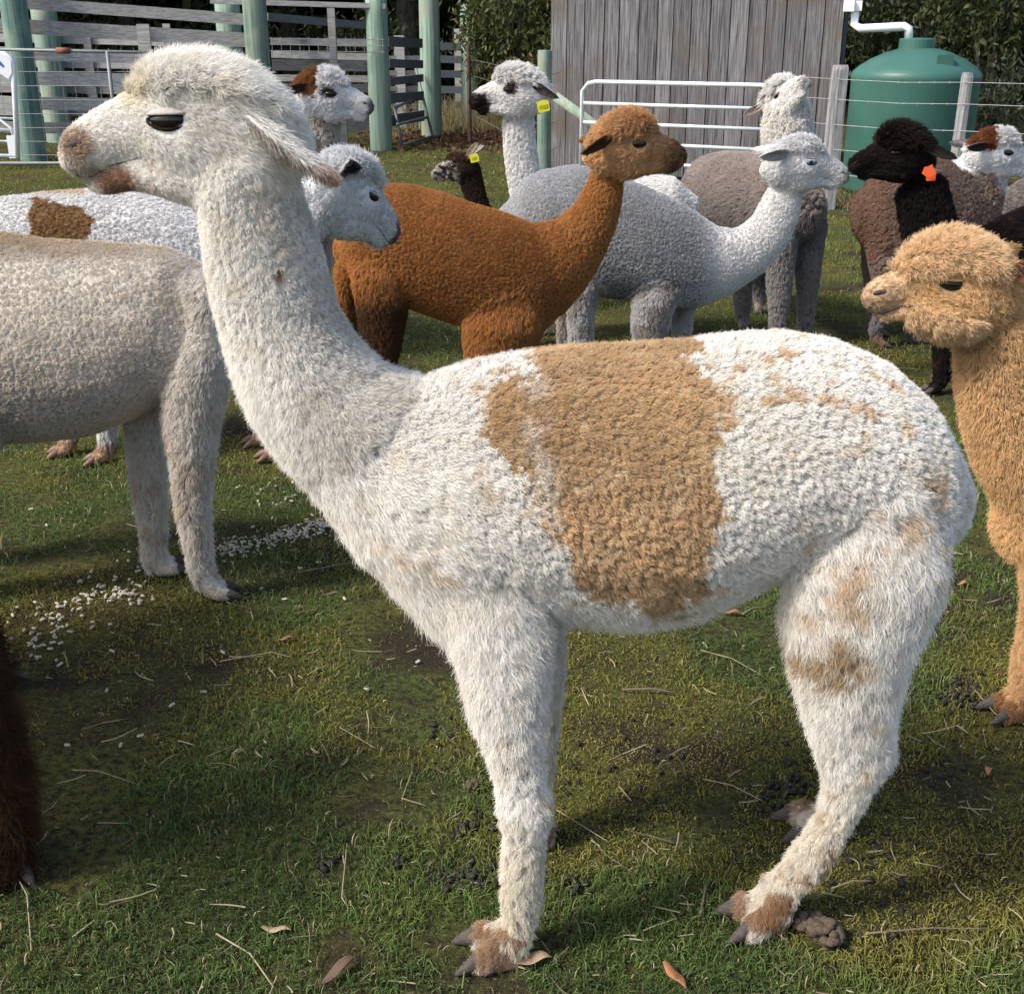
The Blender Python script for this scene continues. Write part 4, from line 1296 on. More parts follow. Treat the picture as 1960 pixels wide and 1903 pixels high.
def base_col(rgb, var=.16, fleck=None, seed=1):
    rgb = np.array(rgb)
    def f(s, P, N, kind, uv):
        b = fbm(P, 8, seed); q = fbm(P, 40, seed+5)
        c = rgb*(1-var+2*var*b)[:, None]*(0.9+0.2*q)[:, None]
        if fleck is not None: c = mixc(c, np.array(fleck), .6*sstep(.55, .72, q))
        return c
    return f

def hab(s, P):
    O, f, up, side, L = s.head
    return ((P-O) @ f)/L, ((P-O) @ up)/L

def style(near=1.0, ln=.012, sp=.013, nper=16, wd=.00065, dome=.4, lay=.5, cl=.3, head=.010, top=.022, leg=.016, **kw):
    return dict(**kw, spacing=sp, nper=nper, width=wd, swirl=.3, scatter=.16, frizz=.16, kink=.05,
                torso=(ln, lay, cl, .3, dome), neck=(ln, lay, cl, .5, dome), head=(head, .7, .2, .2), topknot=(top, .35, .6, 0, .3), leg=(leg, .6, .35, .6), foot=(.008, .8, .3, .6))

# --- beige shorn alpaca on the left, facing right, white head beyond the big one's neck
A1 = Alpaca('alpaca', 'shorn beige alpaca at the left with a white head behind the front one', Plane(2.98), GRP)
A1.loft('torso', [(448, 640, 440, 745, .06), (425, 545, 418, 765, .12), (385, 500, 365, 785, .16), (320, 468, 318, 772, .18), (260, 461, 255, 806, .195), (180, 456, 180, 836, .205),
                  (90, 451, 90, 848, .21), (0, 438, 0, 850, .21), (-90, 430, -90, 840, .2), (-180, 440, -180, 800, .19), (-260, 490, -250, 760, .15), (-310, 570, -300, 700, .08)], inset=.006)
A1.loft('leg', [(345, 560, 445, 560, .07, .03), (325, 680, 450, 680, .075), (313, 760, 432, 760, .066), (316, 830, 416, 830, .056), (330, 900, 408, 900, .05), (335, 960, 402, 960, .044),
                (346, 1010, 403, 1010, .038), (356, 1060, 406, 1060, .034), (364, 1098, 412, 1098, .030)], off=-.10, inset=.006)
A1.loft('leg', [(240, 740, 330, 740, .06), (240, 800, 302, 800, .055), (246, 880, 315, 880, .05), (256, 950, 318, 950, .045), (268, 1000, 318, 1000, .038), (272, 1050, 316, 1050, .034), (276, 1078, 316, 1078, .03)], off=.06, inset=.006)
A1.loft('leg', [(-260, 560, -20, 560, .08), (-250, 680, 18, 690, .088), (-230, 780, 25, 775, .082), (-200, 850, 0, 850, .07), (-180, 920, -60, 920, .055), (-200, 1000, -110, 1000, .045), (-190, 1070, -130, 1070, .035), (-185, 1095, -140, 1095, .03)], off=-.12)
A1.loft('leg', [(-240, 700, -60, 700, .08), (-210, 820, -60, 820, .06), (-190, 900, -90, 900, .05), (-210, 980, -130, 980, .04), (-200, 1060, -150, 1060, .03)], off=.10)
A1.foot(A1.pl.at(390, 1098, -.10), (1, .35), 1.0, nail=NAIL)
A1.foot(A1.pl.at(297, 1078, .06), (1, .4), 1.0, nail=NAIL)
A1.foot(A1.pl.at(-162, 1090, -.12), (1, .1), 1.0)
A1.foot(A1.pl.at(-175, 1060, .10), (1, .1), 1.0)
O1 = head_fit(A1, (716, 376), 2.92, (.50, .66, -.50), .245, top=1.12)
A1.rings('neck', [(O1+np.array([-.03, -.02, -.03]), np.array([.075, 0, .03]), np.array([0, .07, 0])), (O1+np.array([-.09, -.02, -.13]), np.array([.08, 0, .04]), np.array([0, .07, 0])),
                  (A1.pl.at(535, 520), np.array([.08, 0, .06]), np.array([0, .075, 0])), (A1.pl.at(470, 590), np.array([.09, 0, .09]), np.array([0, .09, 0])), (A1.pl.at(410, 640), np.array([.08, 0, .12]), np.array([0, .12, 0]))])
def col_A1(s, P, N, kind, uv):
    u, v = uv[:, 0], uv[:, 1]
    b = fbm(P, 5, 3); q = fbm(P, 30, 6)
    c = np.array([.80, .725, .625])*(.86+.24*b)[:, None]*(.92+.16*q)[:, None]
    c = mixc(c, np.array([.66, .56, .45]), .5*sstep(.45, .75, fbm(P, 3, 9))*sstep(.9, .7, P[:, 2]))
    c = mixc(c, np.array([.55, .39, .21]), .75*sstep(.885, .94, P[:, 2]+.03*(q-.5))*(kind == 'torso'))
    c = mixc(c, np.array([.22, .15, .09]), .8*(1-sstep(6, 18, np.hypot((u-371)*1.3, v-567))))
    lt = np.array([.84, .79, .72])
    c = mixc(c, lt, .75*np.maximum(sstep(330, 420, u)*sstep(520, 640, v), (kind == 'leg')*1.0)*(.6+.4*q))
    c = mixc(c, np.array([.58, .45, .33]), np.where(np.isin(kind, ['leg', 'foot']), .45*sstep(.5, .68, fbm(P, 16, 12))*sstep(.62, .45, P[:, 2]), 0))
    hd = np.isin(kind, ['head', 'topknot', 'neck'])
    c = np.where(hd[:, None], np.array([.84, .83, .82])*(.93+.1*q)[:, None], c)
    a, b2 = hab(s, P)
    c = mixc(c, np.array([.10, .09, .095]), np.where(kind == 'head', .85*sstep(.86, .95, a), 0))
    return c
A1.build(.012, col_A1, [dict(name='fleece', only=['torso'], spacing=.0070, nper=13, width=.00065, swirl=.2, scatter=.15, frizz=.16, kink=.03, cell=(.024, .6), torso=(.0065, .40, .10, .2, 0)),
                        dict(name='leg_and_head_fleece', only=['leg', 'foot', 'head', 'topknot', 'neck'], spacing=.009, nper=12, width=.00055, swirl=.9, scatter=.4, frizz=.2, kink=.06,
                             leg=(.020, .6, .5, .6), foot=(.007, .8, .3, .6), head=(.009, .7, .3, .2), topknot=(.022, .4, .5, 0), neck=(.012, .5, .3, .5))], smooth=4, seed=21, cull=.25, skin=SKIN_HERD)
A1.face(sides=(-1, 1), eye_r=.072)
for sg in (-1, 1):
    A1.ear(sg, (-.42, .10, .55), width=.20, col=(.78, .77, .76), inner=(.10, .10, .11), base=(-.05, .14), face_dir=(.35, -.55 if sg < 0 else .2, -.75), fur_len=.018, seed=31+sg)

# --- white alpaca with a brown patch behind it
A2 = Alpaca('alpaca', 'white alpaca with brown saddle patch behind the shorn one at left', Plane(4.08), GRP)
A2.loft('torso', [(-120, 410, -120, 560, .09), (-60, 384, -60, 600, .15), (20, 376, 20, 620, .18), (100, 366, 100, 630, .19), (180, 362, 180, 630, .19), (260, 365, 260, 620, .19), (340, 378, 340, 600, .185), (420, 398, 420, 590, .165), (480, 432, 480, 560, .11), (505, 470, 505, 530, .05)])
A2.loft('neck', [(-230, 220, -160, 230, .055), (-215, 290, -150, 300, .06), (-190, 370, -110, 365, .075), (-150, 450, -60, 405, .1), (-110, 500, -20, 440, .12)])
head_fit(A2, (-215, 175), 4.0, fwd_px(8, False), .25)
for (st, off, ank) in (([(150, 560, 250, 560, .07, .06), (160, 620, 240, 620, .055), (170, 690, 232, 690, .048), (182, 760, 226, 760, .04), (188, 820, 222, 820, .034), (192, 855, 218, 855, .03)], -.10, (205, 855)),
                       ([(90, 560, 180, 560, .06, -.02), (105, 680, 160, 680, .045), (118, 760, 154, 760, .036), (122, 815, 150, 815, .032), (124, 842, 147, 842, .028)], -.02, (135, 842)),
                       ([(420, 540, 510, 540, .07, -.06), (440, 640, 505, 640, .05), (470, 720, 520, 720, .04), (500, 790, 528, 790, .032), (495, 822, 520, 822, .028)], .10, (508, 822)),
                       ([(420, 560, 510, 560, .07, .04), (450, 660, 520, 660, .05), (500, 740, 545, 740, .04), (525, 820, 555, 820, .032), (522, 850, 548, 850, .028)], -.06, (535, 850))):
    A2.loft('leg', st, off=off)
    A2.foot(A2.pl.at(*ank, off), (-1, -.35), .95, nail=NAIL_TAN)
PB = [(62, 380), (95, 385), (165, 400), (185, 432), (160, 470), (60, 470), (52, 420)]
def col_A2(s, P, N, kind, uv):
    b = fbm(P, 9, 7); q = fbm(P, 36, 8)
    c = np.array([.80, .785, .77])*(.9+.14*b)[:, None]
    w_ = uv + np.stack([fbm(P, 20, 5)-.5, fbm(P, 20, 9)-.5], 1)*30
    pt = inpoly(w_, PB) & (kind == 'torso')
    c = np.where(pt[:, None], np.array([.36, .21, .10])*(.8+.4*q)[:, None], c)
    c = mixc(c, np.array([.62, .42, .24]), np.where(kind == 'torso', .7*(1-sstep(368, 378, uv[:, 1]))*((uv[:, 0] > 55) & (uv[:, 0] < 160)), 0))
    c = mixc(c, np.array([.45, .22, .09]), np.where(np.isin(kind, ['foot', 'leg']), .8*sstep(.11, .05, P[:, 2]), 0))
    return c
A2.build(.014, col_A2, style(ln=.009, sp=.0105, nper=16, wd=.0008, dome=0, lay=.3, cell=(.022, .6)), seed=22, cull=.2, skin=SKIN_HERD)

# --- cinnamon brown alpaca facing right
A3 = Alpaca('alpaca', 'cinnamon brown alpaca in the middle, facing right before the grey one', Plane(4.2), GRP)
A3.loft('neck', [(1192, 345, 1142, 285, .052), (1190, 385, 1128, 345, .056), (1180, 430, 1102, 390, .062), (1158, 485, 1066, 422, .075), (1125, 545, 1030, 428, .1), (1080, 600, 990, 432, .12)])
A3.loft('torso', [(1088, 460, 1092, 580, .08), (1020, 428, 1040, 635, .14), (960, 405, 960, 648, .17), (900, 388, 900, 628, .185), (840, 366, 840, 610, .19), (780, 353, 780, 588, .19), (730, 351, 735, 560, .18), (692, 363, 690, 530, .155), (665, 402, 663, 515, .1), (653, 440, 652, 495, .05)])
A3.loft('leg', [(885, 560, 1060, 560, .085, .05), (886, 620, 1035, 625, .078), (890, 680, 1000, 680, .06), (898, 740, 970, 740, .05), (905, 790, 955, 790, .04), (912, 815, 948, 815, .032)], off=-.11)
A3.loft('leg', [(930, 560, 1060, 560, .08), (940, 660, 1030, 660, .055), (950, 720, 1000, 720, .045), (958, 770, 990, 770, .032)], off=.12)
A3.loft('leg', [(662, 470, 800, 470, .08, .04), (668, 520, 792, 520, .085), (682, 570, 782, 570, .075), (692, 620, 772, 625, .06), (704, 670, 764, 670, .048), (706, 720, 752, 720, .04), (700, 780, 738, 780, .034), (708, 815, 740, 815, .03)], off=-.10)
A3.loft('leg', [(655, 470, 740, 470, .07), (642, 520, 690, 530, .05), (648, 580, 676, 580, .036), (655, 650, 682, 650, .032), (652, 720, 678, 720, .03), (658, 765, 680, 765, .026)], off=.14)
for a_, o_ in (((930, 815), -.11), ((974, 770), .12), ((724, 815), -.10), ((669, 765), .14)): A3.foot(A3.pl.at(*a_, o_), (1, .1), .95)
head_fit(A3, (1222, 276), 4.1, fwd_px(6), .245, top=1.28, fluff=1.15)
def col_A3(s, P, N, kind, uv):
    u, v = uv[:, 0], uv[:, 1]
    b = fbm(P, 6, 2); q = fbm(P, 36, 4)
    c = np.array([.50, .225, .075])*(.82+.36*b)[:, None]*(.9+.2*q)[:, None]
    hd = np.isin(kind, ['head', 'topknot'])
    c = np.where(hd[:, None], np.array([.66, .40, .20])*(.75+.5*q)[:, None], c)
    a, b2 = hab(s, P)
    c = mixc(c, np.array([.085, .045, .03]), np.where(kind == 'head', .85*sstep(.62, .88, a), 0))
    c = mixc(c, np.array([.055, .028, .018]), np.where(kind == 'leg', .9*sstep(540, 600, v)*sstep(640, 670, u)*(u < 800)*sstep(.35, .5, b+.2*((u-690)/80)), 0))
    return c
A3.build(.013, col_A3, style(ln=.008, sp=.0095, nper=17, wd=.0007, dome=0, lay=.42, head=.014, top=.026, cell=(.017, .5)), seed=23, cull=.2, skin=SKIN_HERD)
A3.face(sides=(-1, 1), eye_r=.085, lid_col=(.18, .09, .04))
A3.ear(-1, (-.42, -.10, .42), width=.17, col=(.33, .15, .05), inner=(.12, .06, .03), base=(-.02, .16), face_dir=(.2, -.8, -.4), fur_len=.014)
A3.ear(1, (-.42, -.02, .5), width=.17, col=(.33, .15, .05), inner=(.12, .06, .03), base=(-.02, .16), face_dir=(.2, .8, -.4), fur_len=.014)

# --- grey alpaca facing right with pale neck
A4 = Alpaca('alpaca', 'silver grey alpaca with pale neck and blue eye, sniffing the black one', Plane(4.94), GRP)
A4.loft('neck', [(1535, 372, 1492, 330, .048), (1528, 420, 1464, 372, .053), (1505, 470, 1442, 415, .06), (1462, 520, 1408, 440, .072), (1400, 562, 1360, 432, .1), (1340, 588, 1310, 404, .13)])
A4.loft('torso', [(1392, 448, 1392, 565, .08), (1332, 406, 1336, 588, .14), (1280, 376, 1280, 588, .17), (1220, 351, 1220, 576, .185), (1160, 328, 1160, 570, .19), (1100, 315, 1110, 558, .19), (1040, 325, 1050, 540, .18), (1000, 345, 1000, 520, .15), (972, 388, 974, 480, .08)])
A4.loft('leg', [(1215, 520, 1330, 530, .075, .05), (1212, 580, 1290, 580, .062), (1210, 630, 1278, 630, .05), (1216, 690, 1266, 690, .04), (1226, 718, 1258, 718, .03)], off=-.11)
A4.loft('leg', [(1270, 540, 1345, 540, .06), (1285, 600, 1325, 600, .045), (1290, 650, 1320, 650, .038), (1294, 690, 1318, 690, .03)], off=.10)
A4.loft('leg', [(1060, 480, 1180, 500, .08, .04), (1082, 545, 1145, 550, .06), (1088, 610, 1136, 610, .045), (1092, 680, 1130, 680, .036), (1098, 718, 1126, 718, .03)], off=-.10)
A4.loft('leg', [(1040, 480, 1130, 490, .07), (1066, 560, 1100, 560, .045), (1068, 640, 1094, 640, .035), (1072, 690, 1092, 690, .03)], off=.12)
for a_, o_ in (((1242, 718), -.11), ((1306, 690), .10), ((1112, 718), -.10), ((1082, 690), .12)): A4.foot(A4.pl.at(*a_, o_), (1, .05), .95)
head_fit(A4, (1552, 311), 4.85, fwd_px(11), .255, top=1.12)
def col_A4(s, P, N, kind, uv):
    u, v = uv[:, 0], uv[:, 1]
    b = fbm(P, 7, 12); q = fbm(P, 40, 14)
    c = np.array([.58, .575, .575])*(.86+.26*b)[:, None]*(.9+.2*q)[:, None]
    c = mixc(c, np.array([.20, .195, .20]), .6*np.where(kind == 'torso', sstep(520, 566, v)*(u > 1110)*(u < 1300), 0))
    c = mixc(c, np.array([.86, .84, .81]), np.where(kind == 'neck', 1.0, np.where(kind == 'torso', sstep(1320, 1390, u), 0))*.9)
    hd = np.isin(kind, ['head', 'topknot'])
    c = np.where(hd[:, None], np.array([.84, .83, .82])*(.92+.12*q)[:, None], c)
    a, b2 = hab(s, P)
    c = mixc(c, np.array([.30, .26, .26]), np.where(kind == 'head', .7*sstep(.90, 1.0, a), 0))
    c = np.where(np.isin(kind, ['leg'])[:, None], mixc(np.tile([.60, .585, .57], (len(P), 1)), np.array([.30, .24, .19]), .6*sstep(.5, .65, fbm(P, 14, 3))), c)
    return c
A4.build(.013, col_A4, style(ln=.007, sp=.0098, nper=17, wd=.00075, dome=0, lay=.32, top=.02, cell=(.020, .55)), seed=24, cull=.2, skin=SKIN_HERD)
A4.face(sides=(-1, 1), eye=EYE_BLUE, eye_r=.08)
A4.ear(-1, (-.50, .02, .45), width=.19, col=(.80, .78, .77), inner=(.55, .5, .47), base=(-.02, .15), face_dir=(.25, -.8, -.3), fur_len=.013)
A4.ear(1, (-.45, .05, .5), width=.19, col=(.80, .78, .77), inner=(.55, .5, .47), base=(-.02, .15), face_dir=(.25, .8, -.3), fur_len=.013)

# --- white alpaca with dark muzzle, facing left, yellow tag
A5 = Alpaca('alpaca', 'white alpaca with dark brown muzzle and yellow ear tag, facing left', Plane(5.8), GRP)
A5.loft('neck', [(962, 232, 1020, 205, .05), (964, 270, 1024, 268, .052), (968, 320, 1032, 320, .056), (976, 370, 1046, 368, .066), (992, 420, 1085, 398, .09)])
A5.loft('torso', [(1000, 375, 1005, 470, .1), (1060, 350, 1060, 500, .15), (1140, 340, 1140, 510, .17), (1220, 334, 1220, 510, .17), (1288, 338, 1280, 500, .15), (1320, 368, 1316, 450, .08)])
for u0, o_ in ((1030, -.1), (1050, .1), (1260, -.1), (1280, .1)):
    p = A5.pl.at(u0, 480, o_); leg3(A5, p, (p[0], p[1], 0), .055, (-1, 0))
head_fit(A5, (974, 172), 5.7, fwd_px(8, False), .268, top=1.15)
def col_A5(s, P, N, kind, uv):
    q = fbm(P, 30, 2); b = fbm(P, 8, 5)
    c = np.array([.84, .82, .79])*(.9+.14*b)[:, None]
    a, b2 = hab(s, P)
    hd = kind == 'head'
    c = mixc(c, np.array([.022, .016, .014]), np.where(hd, sstep(.66, .74, a+.10*(q-.5)-.35*np.clip(b2-.06, 0, 1))*sstep(.10, .05, b2), 0))
    c = mixc(c, np.array([.05, .025, .015]), np.where(hd, 1-sstep(.09, .13, np.hypot(a-.30, (b2-.08))), 0))
    c = mixc(c, np.array([.10, .08, .07]), np.where(kind == 'neck', .8*sstep(.72, .8, fbm(P, 28, 19)), 0))
    return c
A5.build(.014, col_A5, style(ln=.011, sp=.0135, nper=17, wd=.0010, dome=.3, top=.032), seed=25, cull=.2, skin=SKIN_HERD)
A5.face(sides=(-1, 1), eye_r=.075, lid_col=(.05, .03, .02))
e5 = A5.ear(-1, (-.47, -.16, .40), width=.16, col=(.70, .70, .72), inner=(.06, .05, .05), base=(-.06, .14), face_dir=(-.2, -.8, -.3), fur_len=.012)
A5.ear(1, (-.40, -.10, .5), width=.16, col=(.70, .70, .72), inner=(.06, .05, .05), base=(-.06, .14), face_dir=(-.2, .8, -.3), fur_len=.012)
A5.ear_tag(e5[0], Plane(5.55).at(1040, 205), (1, 0, .22), (-.1, 0, 1), .052, TAG_Y, '1022')

# --- small dark brown young one with a grizzled face
A6 = Alpaca('alpaca', 'small dark brown young alpaca with grizzled face and yellow tag', Plane(6.5), GRP)
A6.loft('neck', [(878, 345, 918, 316, .036), (888, 372, 926, 355, .038), (898, 400, 936, 392, .042), (905, 430, 952, 422, .05)])
A6.loft('torso', [(912, 415, 915, 470, .06), (950, 402, 950, 490, .09), (1010, 402, 1010, 490, .1), (1060, 405, 1060, 480, .08), (1085, 425, 1085, 460, .04)])
for u0, o_ in ((930, -.06), (940, .06), (1050, -.06), (1060, .06)):
    p = A6.pl.at(u0, 470, o_); leg3(A6, p, (p[0], p[1], 0), .036, (-1, 0), size=.7)
head_fit(A6, (868, 318), 6.45, fwd_px(14, False), .185, top=1.0)
def col_A6(s, P, N, kind, uv):
    q = fbm(P, 60, 2); b = fbm(P, 20, 5)
    c = np.array([.040, .024, .018])*(.7+.7*b)[:, None]
    a, b2 = hab(s, P)
    hd = kind == 'head'
    c = mixc(c, np.array([.50, .45, .41]), np.where(hd, sstep(.15, .45, a)*sstep(.42, .56, q), 0))
    c = mixc(c, np.array([.10, .055, .03]), np.where(kind == 'topknot', .6, 0))
    return c
A6.build(.010, col_A6, style(ln=.010, sp=.012, nper=12, wd=.0008, top=.016), seed=26, cull=.2, skin=SKIN_HERD)
A6.face(sides=(-1, 1), eye_r=.085, lid=False)
e6 = A6.ear(-1, (-.52, .50, .40), width=.26, col=(.10, .06, .04), inner=(.30, .24, .2), base=(-.08, .18), face_dir=(-.7, -.6, .2), fur_len=.008)
A6.ear(1, (-.62, .34, .40), width=.26, col=(.10, .06, .04), inner=(.36, .33, .3), base=(-.08, .18), face_dir=(-.7, -.6, .2), fur_len=.008)
A6.ear_tag(e6[0], Plane(6.3).at(908, 304), (1, 0, .25), (-.1, 0, 1), .045, TAG_Y, '107')

# --- brown and white faced alpaca beside the left yard posts
A7 = Alpaca('alpaca', 'white faced alpaca with brown crown in front of yard posts, facing right', Plane(5.2, math.radians(-40), ux(630, 5.2)), GRP)
O7 = head_fit(A7, (632, 180), 5.1, fwd_px(10), .25, top=1.12)
nx7 = np.array([1.0, 0, 0])
def vneck(s, pts, kind='neck', flow_y=1.0):
    s.rings(kind, [(np.array(p, float), np.array([r, 0, 0.0]), np.array([0, r*flow_y, 0])) for p, r in pts])
N7 = Plane(5.2)
vneck(A7, [(N7.at(617, 215), .075), (N7.at(618, 250), .068), (N7.at(616, 300), .07), (N7.at(606, 350), .085), (N7.at(590, 390, .1), .11)])
d7 = unit(np.array([-.66, .75, 0]))
c7 = N7.at(590, 400, .15)
c7[2] = .70
A7.rings('torso', [(c7+d7*t, np.array([0, 0, h]), np.cross(d7, ez)*wd) for t, h, wd in ((-.08, .12, .09), (.08, .20, .16), (.3, .22, .19), (.55, .22, .19), (.75, .20, .17), (.9, .12, .09))])
for t, sd_ in ((.12, -.1), (.12, .1), (.75, -.1), (.75, .1)):
    p = c7+d7*t+np.cross(d7, ez)*sd_; leg3(A7, (p[0], p[1], .55), (p[0], p[1], 0), .055, (.66, -.75))
def col_A7(s, P, N, kind, uv):
    b = fbm(P, 9, 2); q = fbm(P, 34, 6)
    c = np.array([.56, .50, .44])*(.8+.4*b)[:, None]
    a, b2 = hab(s, P)
    hd = np.isin(kind, ['head', 'topknot'])
    c = np.where(hd[:, None], np.array([.86, .85, .84])*(.94+.08*q)[:, None], c)
    br = hd & (a + .1*(q-.5) < .12) & (b2 > -.02)
    c = np.where(br[:, None], np.array([.27, .115, .045])*(.75+.5*q)[:, None], c)
    c = mixc(c, np.array([.035, .028, .026]), np.where(kind == 'head', 1-sstep(.075, .12, np.hypot((a-.30)*.75, b2-.085)), 0))
    c = mixc(c, np.array([.10, .085, .085]), np.where(kind == 'head', .85*sstep(.90, .98, a), 0))
    return c
A7.build(.014, col_A7, style(ln=.013, sp=.0135, nper=17, wd=.0010, dome=.2, top=.028), seed=27, cull=.2, skin=SKIN_HERD)
A7.face(sides=(-1, 1), eye_r=.08, lid_col=(.03, .025, .025))
for sg in (-1, 1):
    A7.ear(sg, (-.40, -.02, .45), width=.16, col=(.20, .09, .04), inner=(.1, .06, .04), base=(-.08, .14), face_dir=(.2, .8*sg, -.3), fur_len=.012)

# --- grey brown alpaca with lifted white head, looking at the camera
A8 = Alpaca('alpaca', 'grey brown alpaca by the gate, white fluffy head tipped up', Plane(5.75, math.radians(-60), ux(1510, 5.75)), GRP)
N8 = Plane(5.7)
f8 = unit(np.array([.30, -.74, .58]))
s8 = unit(np.cross(f8, ez))
c8 = N8.at(1512, 185, .0)
A8.set_head(c8 - f8*.10 - np.array([.0, 0, .0]), c8 - f8*.10 + f8*.235, s8, top=1.2, fluff=1.25)
vneck(A8, [(N8.at(1507, 205, .06), .10), (N8.at(1507, 240, .06), .112), (N8.at(1508, 275, .06), .11), (N8.at(1508, 320, .08), .11), (N8.at(1505, 370, .12), .13)])
d8 = unit(np.array([-.34, .94, 0])); w8 = np.cross(d8, ez)
c8b = N8.at(1500, 400, .1); c8b[2] = .64
A8.rings('torso', [(c8b+d8*t, np.array([0, 0, h]), w8*wd) for t, h, wd in ((-.16, .13, .12), (-.05, .19, .17), (.15, .215, .19), (.4, .215, .195), (.6, .20, .185), (.75, .17, .15), (.85, .09, .08))])
for (uu, vv, yy, r) in ((1420, 612, 6.05, .058), (1450, 600, 6.45, .05), (1490, 622, 5.62, .058), (1543, 620, 5.72, .055)):
    b_ = Plane(yy).at(uu, vv); leg3(A8, (b_[0]*.985, b_[1]+.02, .58), (b_[0], b_[1], 0), r, (.4, -.9))
def col_A8(s, P, N, kind, uv):
    b = fbm(P, 8, 2); q = fbm(P, 34, 6)
    c = np.array([.36, .30, .265])*(.75+.5*b)[:, None]*(.85+.3*q)[:, None]
    c = mixc(c, np.array([.34, .32, .32]), np.where(kind == 'leg', .8, 0))
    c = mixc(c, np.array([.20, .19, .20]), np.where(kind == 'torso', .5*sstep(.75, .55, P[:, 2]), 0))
    nk = np.isin(kind, ['neck'])
    c = np.where(nk[:, None], mixc(np.tile([.80, .765, .71], (len(P), 1)), np.array([.3, .24, .2]), sstep(.98, .84, P[:, 2])), c)
    hd = np.isin(kind, ['head', 'topknot'])
    c = np.where(hd[:, None], np.array([.84, .82, .79])*(.92+.1*q)[:, None], c)
    a, b2 = hab(s, P)
    c = mixc(c, np.array([.42, .36, .32]), np.where(kind == 'topknot', .6*sstep(.48, .6, q)*(a < .3), 0))
    c = mixc(c, np.array([.36, .34, .34]), np.where(kind == 'head', .8*sstep(.93, 1.0, a), 0))
    return c
A8.build(.014, col_A8, style(ln=.018, sp=.0135, nper=17, wd=.0011, dome=.3, lay=.45, top=.034, head=.012), seed=28, cull=.2, skin=SKIN_HERD)
A8.face(sides=(-1, 1), eye_r=.08)
for sg in (-1, 1):
    A8.ear(sg, (-.35, .10, .55), width=.16, col=(.62, .57, .52), inner=(.3, .25, .22), base=(-.1, .14), face_dir=tuple(f8), fur_len=.014)

# --- black alpaca facing left with orange tags
A9 = Alpaca('alpaca', 'black woolly alpaca with orange ear tags facing left at the right', Plane(4.95), GRP)
A9.loft('neck', [(1716, 378, 1810, 345, .075), (1724, 430, 1826, 405, .078), (1736, 490, 1850, 465, .082), (1752, 560, 1880, 510, .1), (1775, 630, 1920, 540, .12)], inset=.01)
A9.loft('torso', [(1775, 520, 1780, 640, .1), (1830, 480, 1835, 660, .15), (1885, 445, 1890, 665, .175), (1925, 418, 1930, 665, .18), (1965, 400, 1970, 660, .18), (2040, 392, 2040, 650, .175), (2110, 400, 2110, 630, .15), (2150, 440, 2150, 580, .08)])
for u0, o_ in ((1820, -.1), (1840, .1), (2080, -.1), (2100, .1)):
    p = A9.pl.at(u0, 600, o_); leg3(A9, p, (p[0], p[1], 0), .055, (-1, 0))
head_fit(A9, (1716, 293), 4.85, fwd_px(9, False), .245, top=1.25, fluff=1.25)
def col_A9(s, P, N, kind, uv):
    q = fbm(P, 30, 3)
    return np.array([.016, .012, .011])*(.7+.6*q)[:, None] + np.array([.030, .012, .005])*sstep(.62, .75, q)[:, None]
A9.build(.013, col_A9, style(ln=.024, sp=.0125, nper=17, wd=.0009, dome=.2, lay=.45, cl=.6, top=.034, head=.014), seed=29, cull=.2, skin=SKIN_HERD)
A9.face(sides=(-1, 1), eye_r=.075, lid=False, mouth=False)
e9 = A9.ear(-1, (-.52, -.12, .46), width=.17, col=(.03, .026, .024), inner=(.02, .018, .017), base=(-.1, .10), face_dir=(-.2, -.8, .3), fur_len=.014)
A9.ear(1, (-.45, -.10, .5), width=.17, col=(.02, .016, .015), inner=(.02, .018, .017), base=(-.1, .10), face_dir=(-.2, .8, -.3), fur_len=.014)
A9.ear_tag(e9[0], Plane(4.70).at(1778, 330), (1, 0, -.35), (.35, 0, 1), .046, TAG_O, None, 'drop')
A9.ear_tag(e9[0], Plane(4.72).at(1782, 339), (1, 0, .02), (0, 0, 1), .036, TAG_O)

# --- roan brown alpaca with white face and brown crown at the right
A10 = Alpaca('alpaca', 'roan brown alpaca with white face at right, behind the black one', Plane(5.75), GRP)
A10.loft('neck', [(1925, 350, 1880, 292, .062), (1914, 395, 1840, 330, .08), (1895, 440, 1800, 365, .11), (1860, 480, 1770, 400, .13)])
A10.loft('torso', [(1885, 345, 1885, 480, .1), (1840, 308, 1840, 520, .15), (1780, 296, 1780, 540, .18), (1720, 304, 1720, 540, .19), (1678, 328, 1682, 520, .16), (1648, 368, 1654, 470, .08)])
A10.loft('leg', [(1655, 440, 1760, 470, .08, .05), (1664, 500, 1740, 515, .07), (1680, 560, 1722, 560, .046), (1676, 600, 1704, 600, .036), (1664, 632, 1686, 632, .028)], off=-.08)
A10.loft('leg', [(1650, 450, 1700, 470, .06), (1652, 520, 1684, 520, .04), (1662, 570, 1682, 570, .03), (1668, 612, 1684, 612, .026)], off=.14)
A10.loft('leg', [(1700, 470, 1800, 490, .07), (1728, 560, 1766, 560, .045), (1732, 610, 1758, 610, .035), (1734, 640, 1754, 640, .028)], off=.0)
A10.loft('leg', [(1780, 470, 1870, 490, .07), (1800, 560, 1840, 560, .045), (1806, 610, 1832, 610, .035), (1808, 632, 1830, 632, .028)], off=.04)
for a_, o_ in (((1675, 632), -.08), ((1676, 612), .14), ((1744, 640), 0), ((1819, 632), .04)): A10.foot(A10.pl.at(*a_, o_), (1, -.2), .9)
head_fit(A10, (1930, 293), 5.65, fwd_px(12), .26, top=1.15)
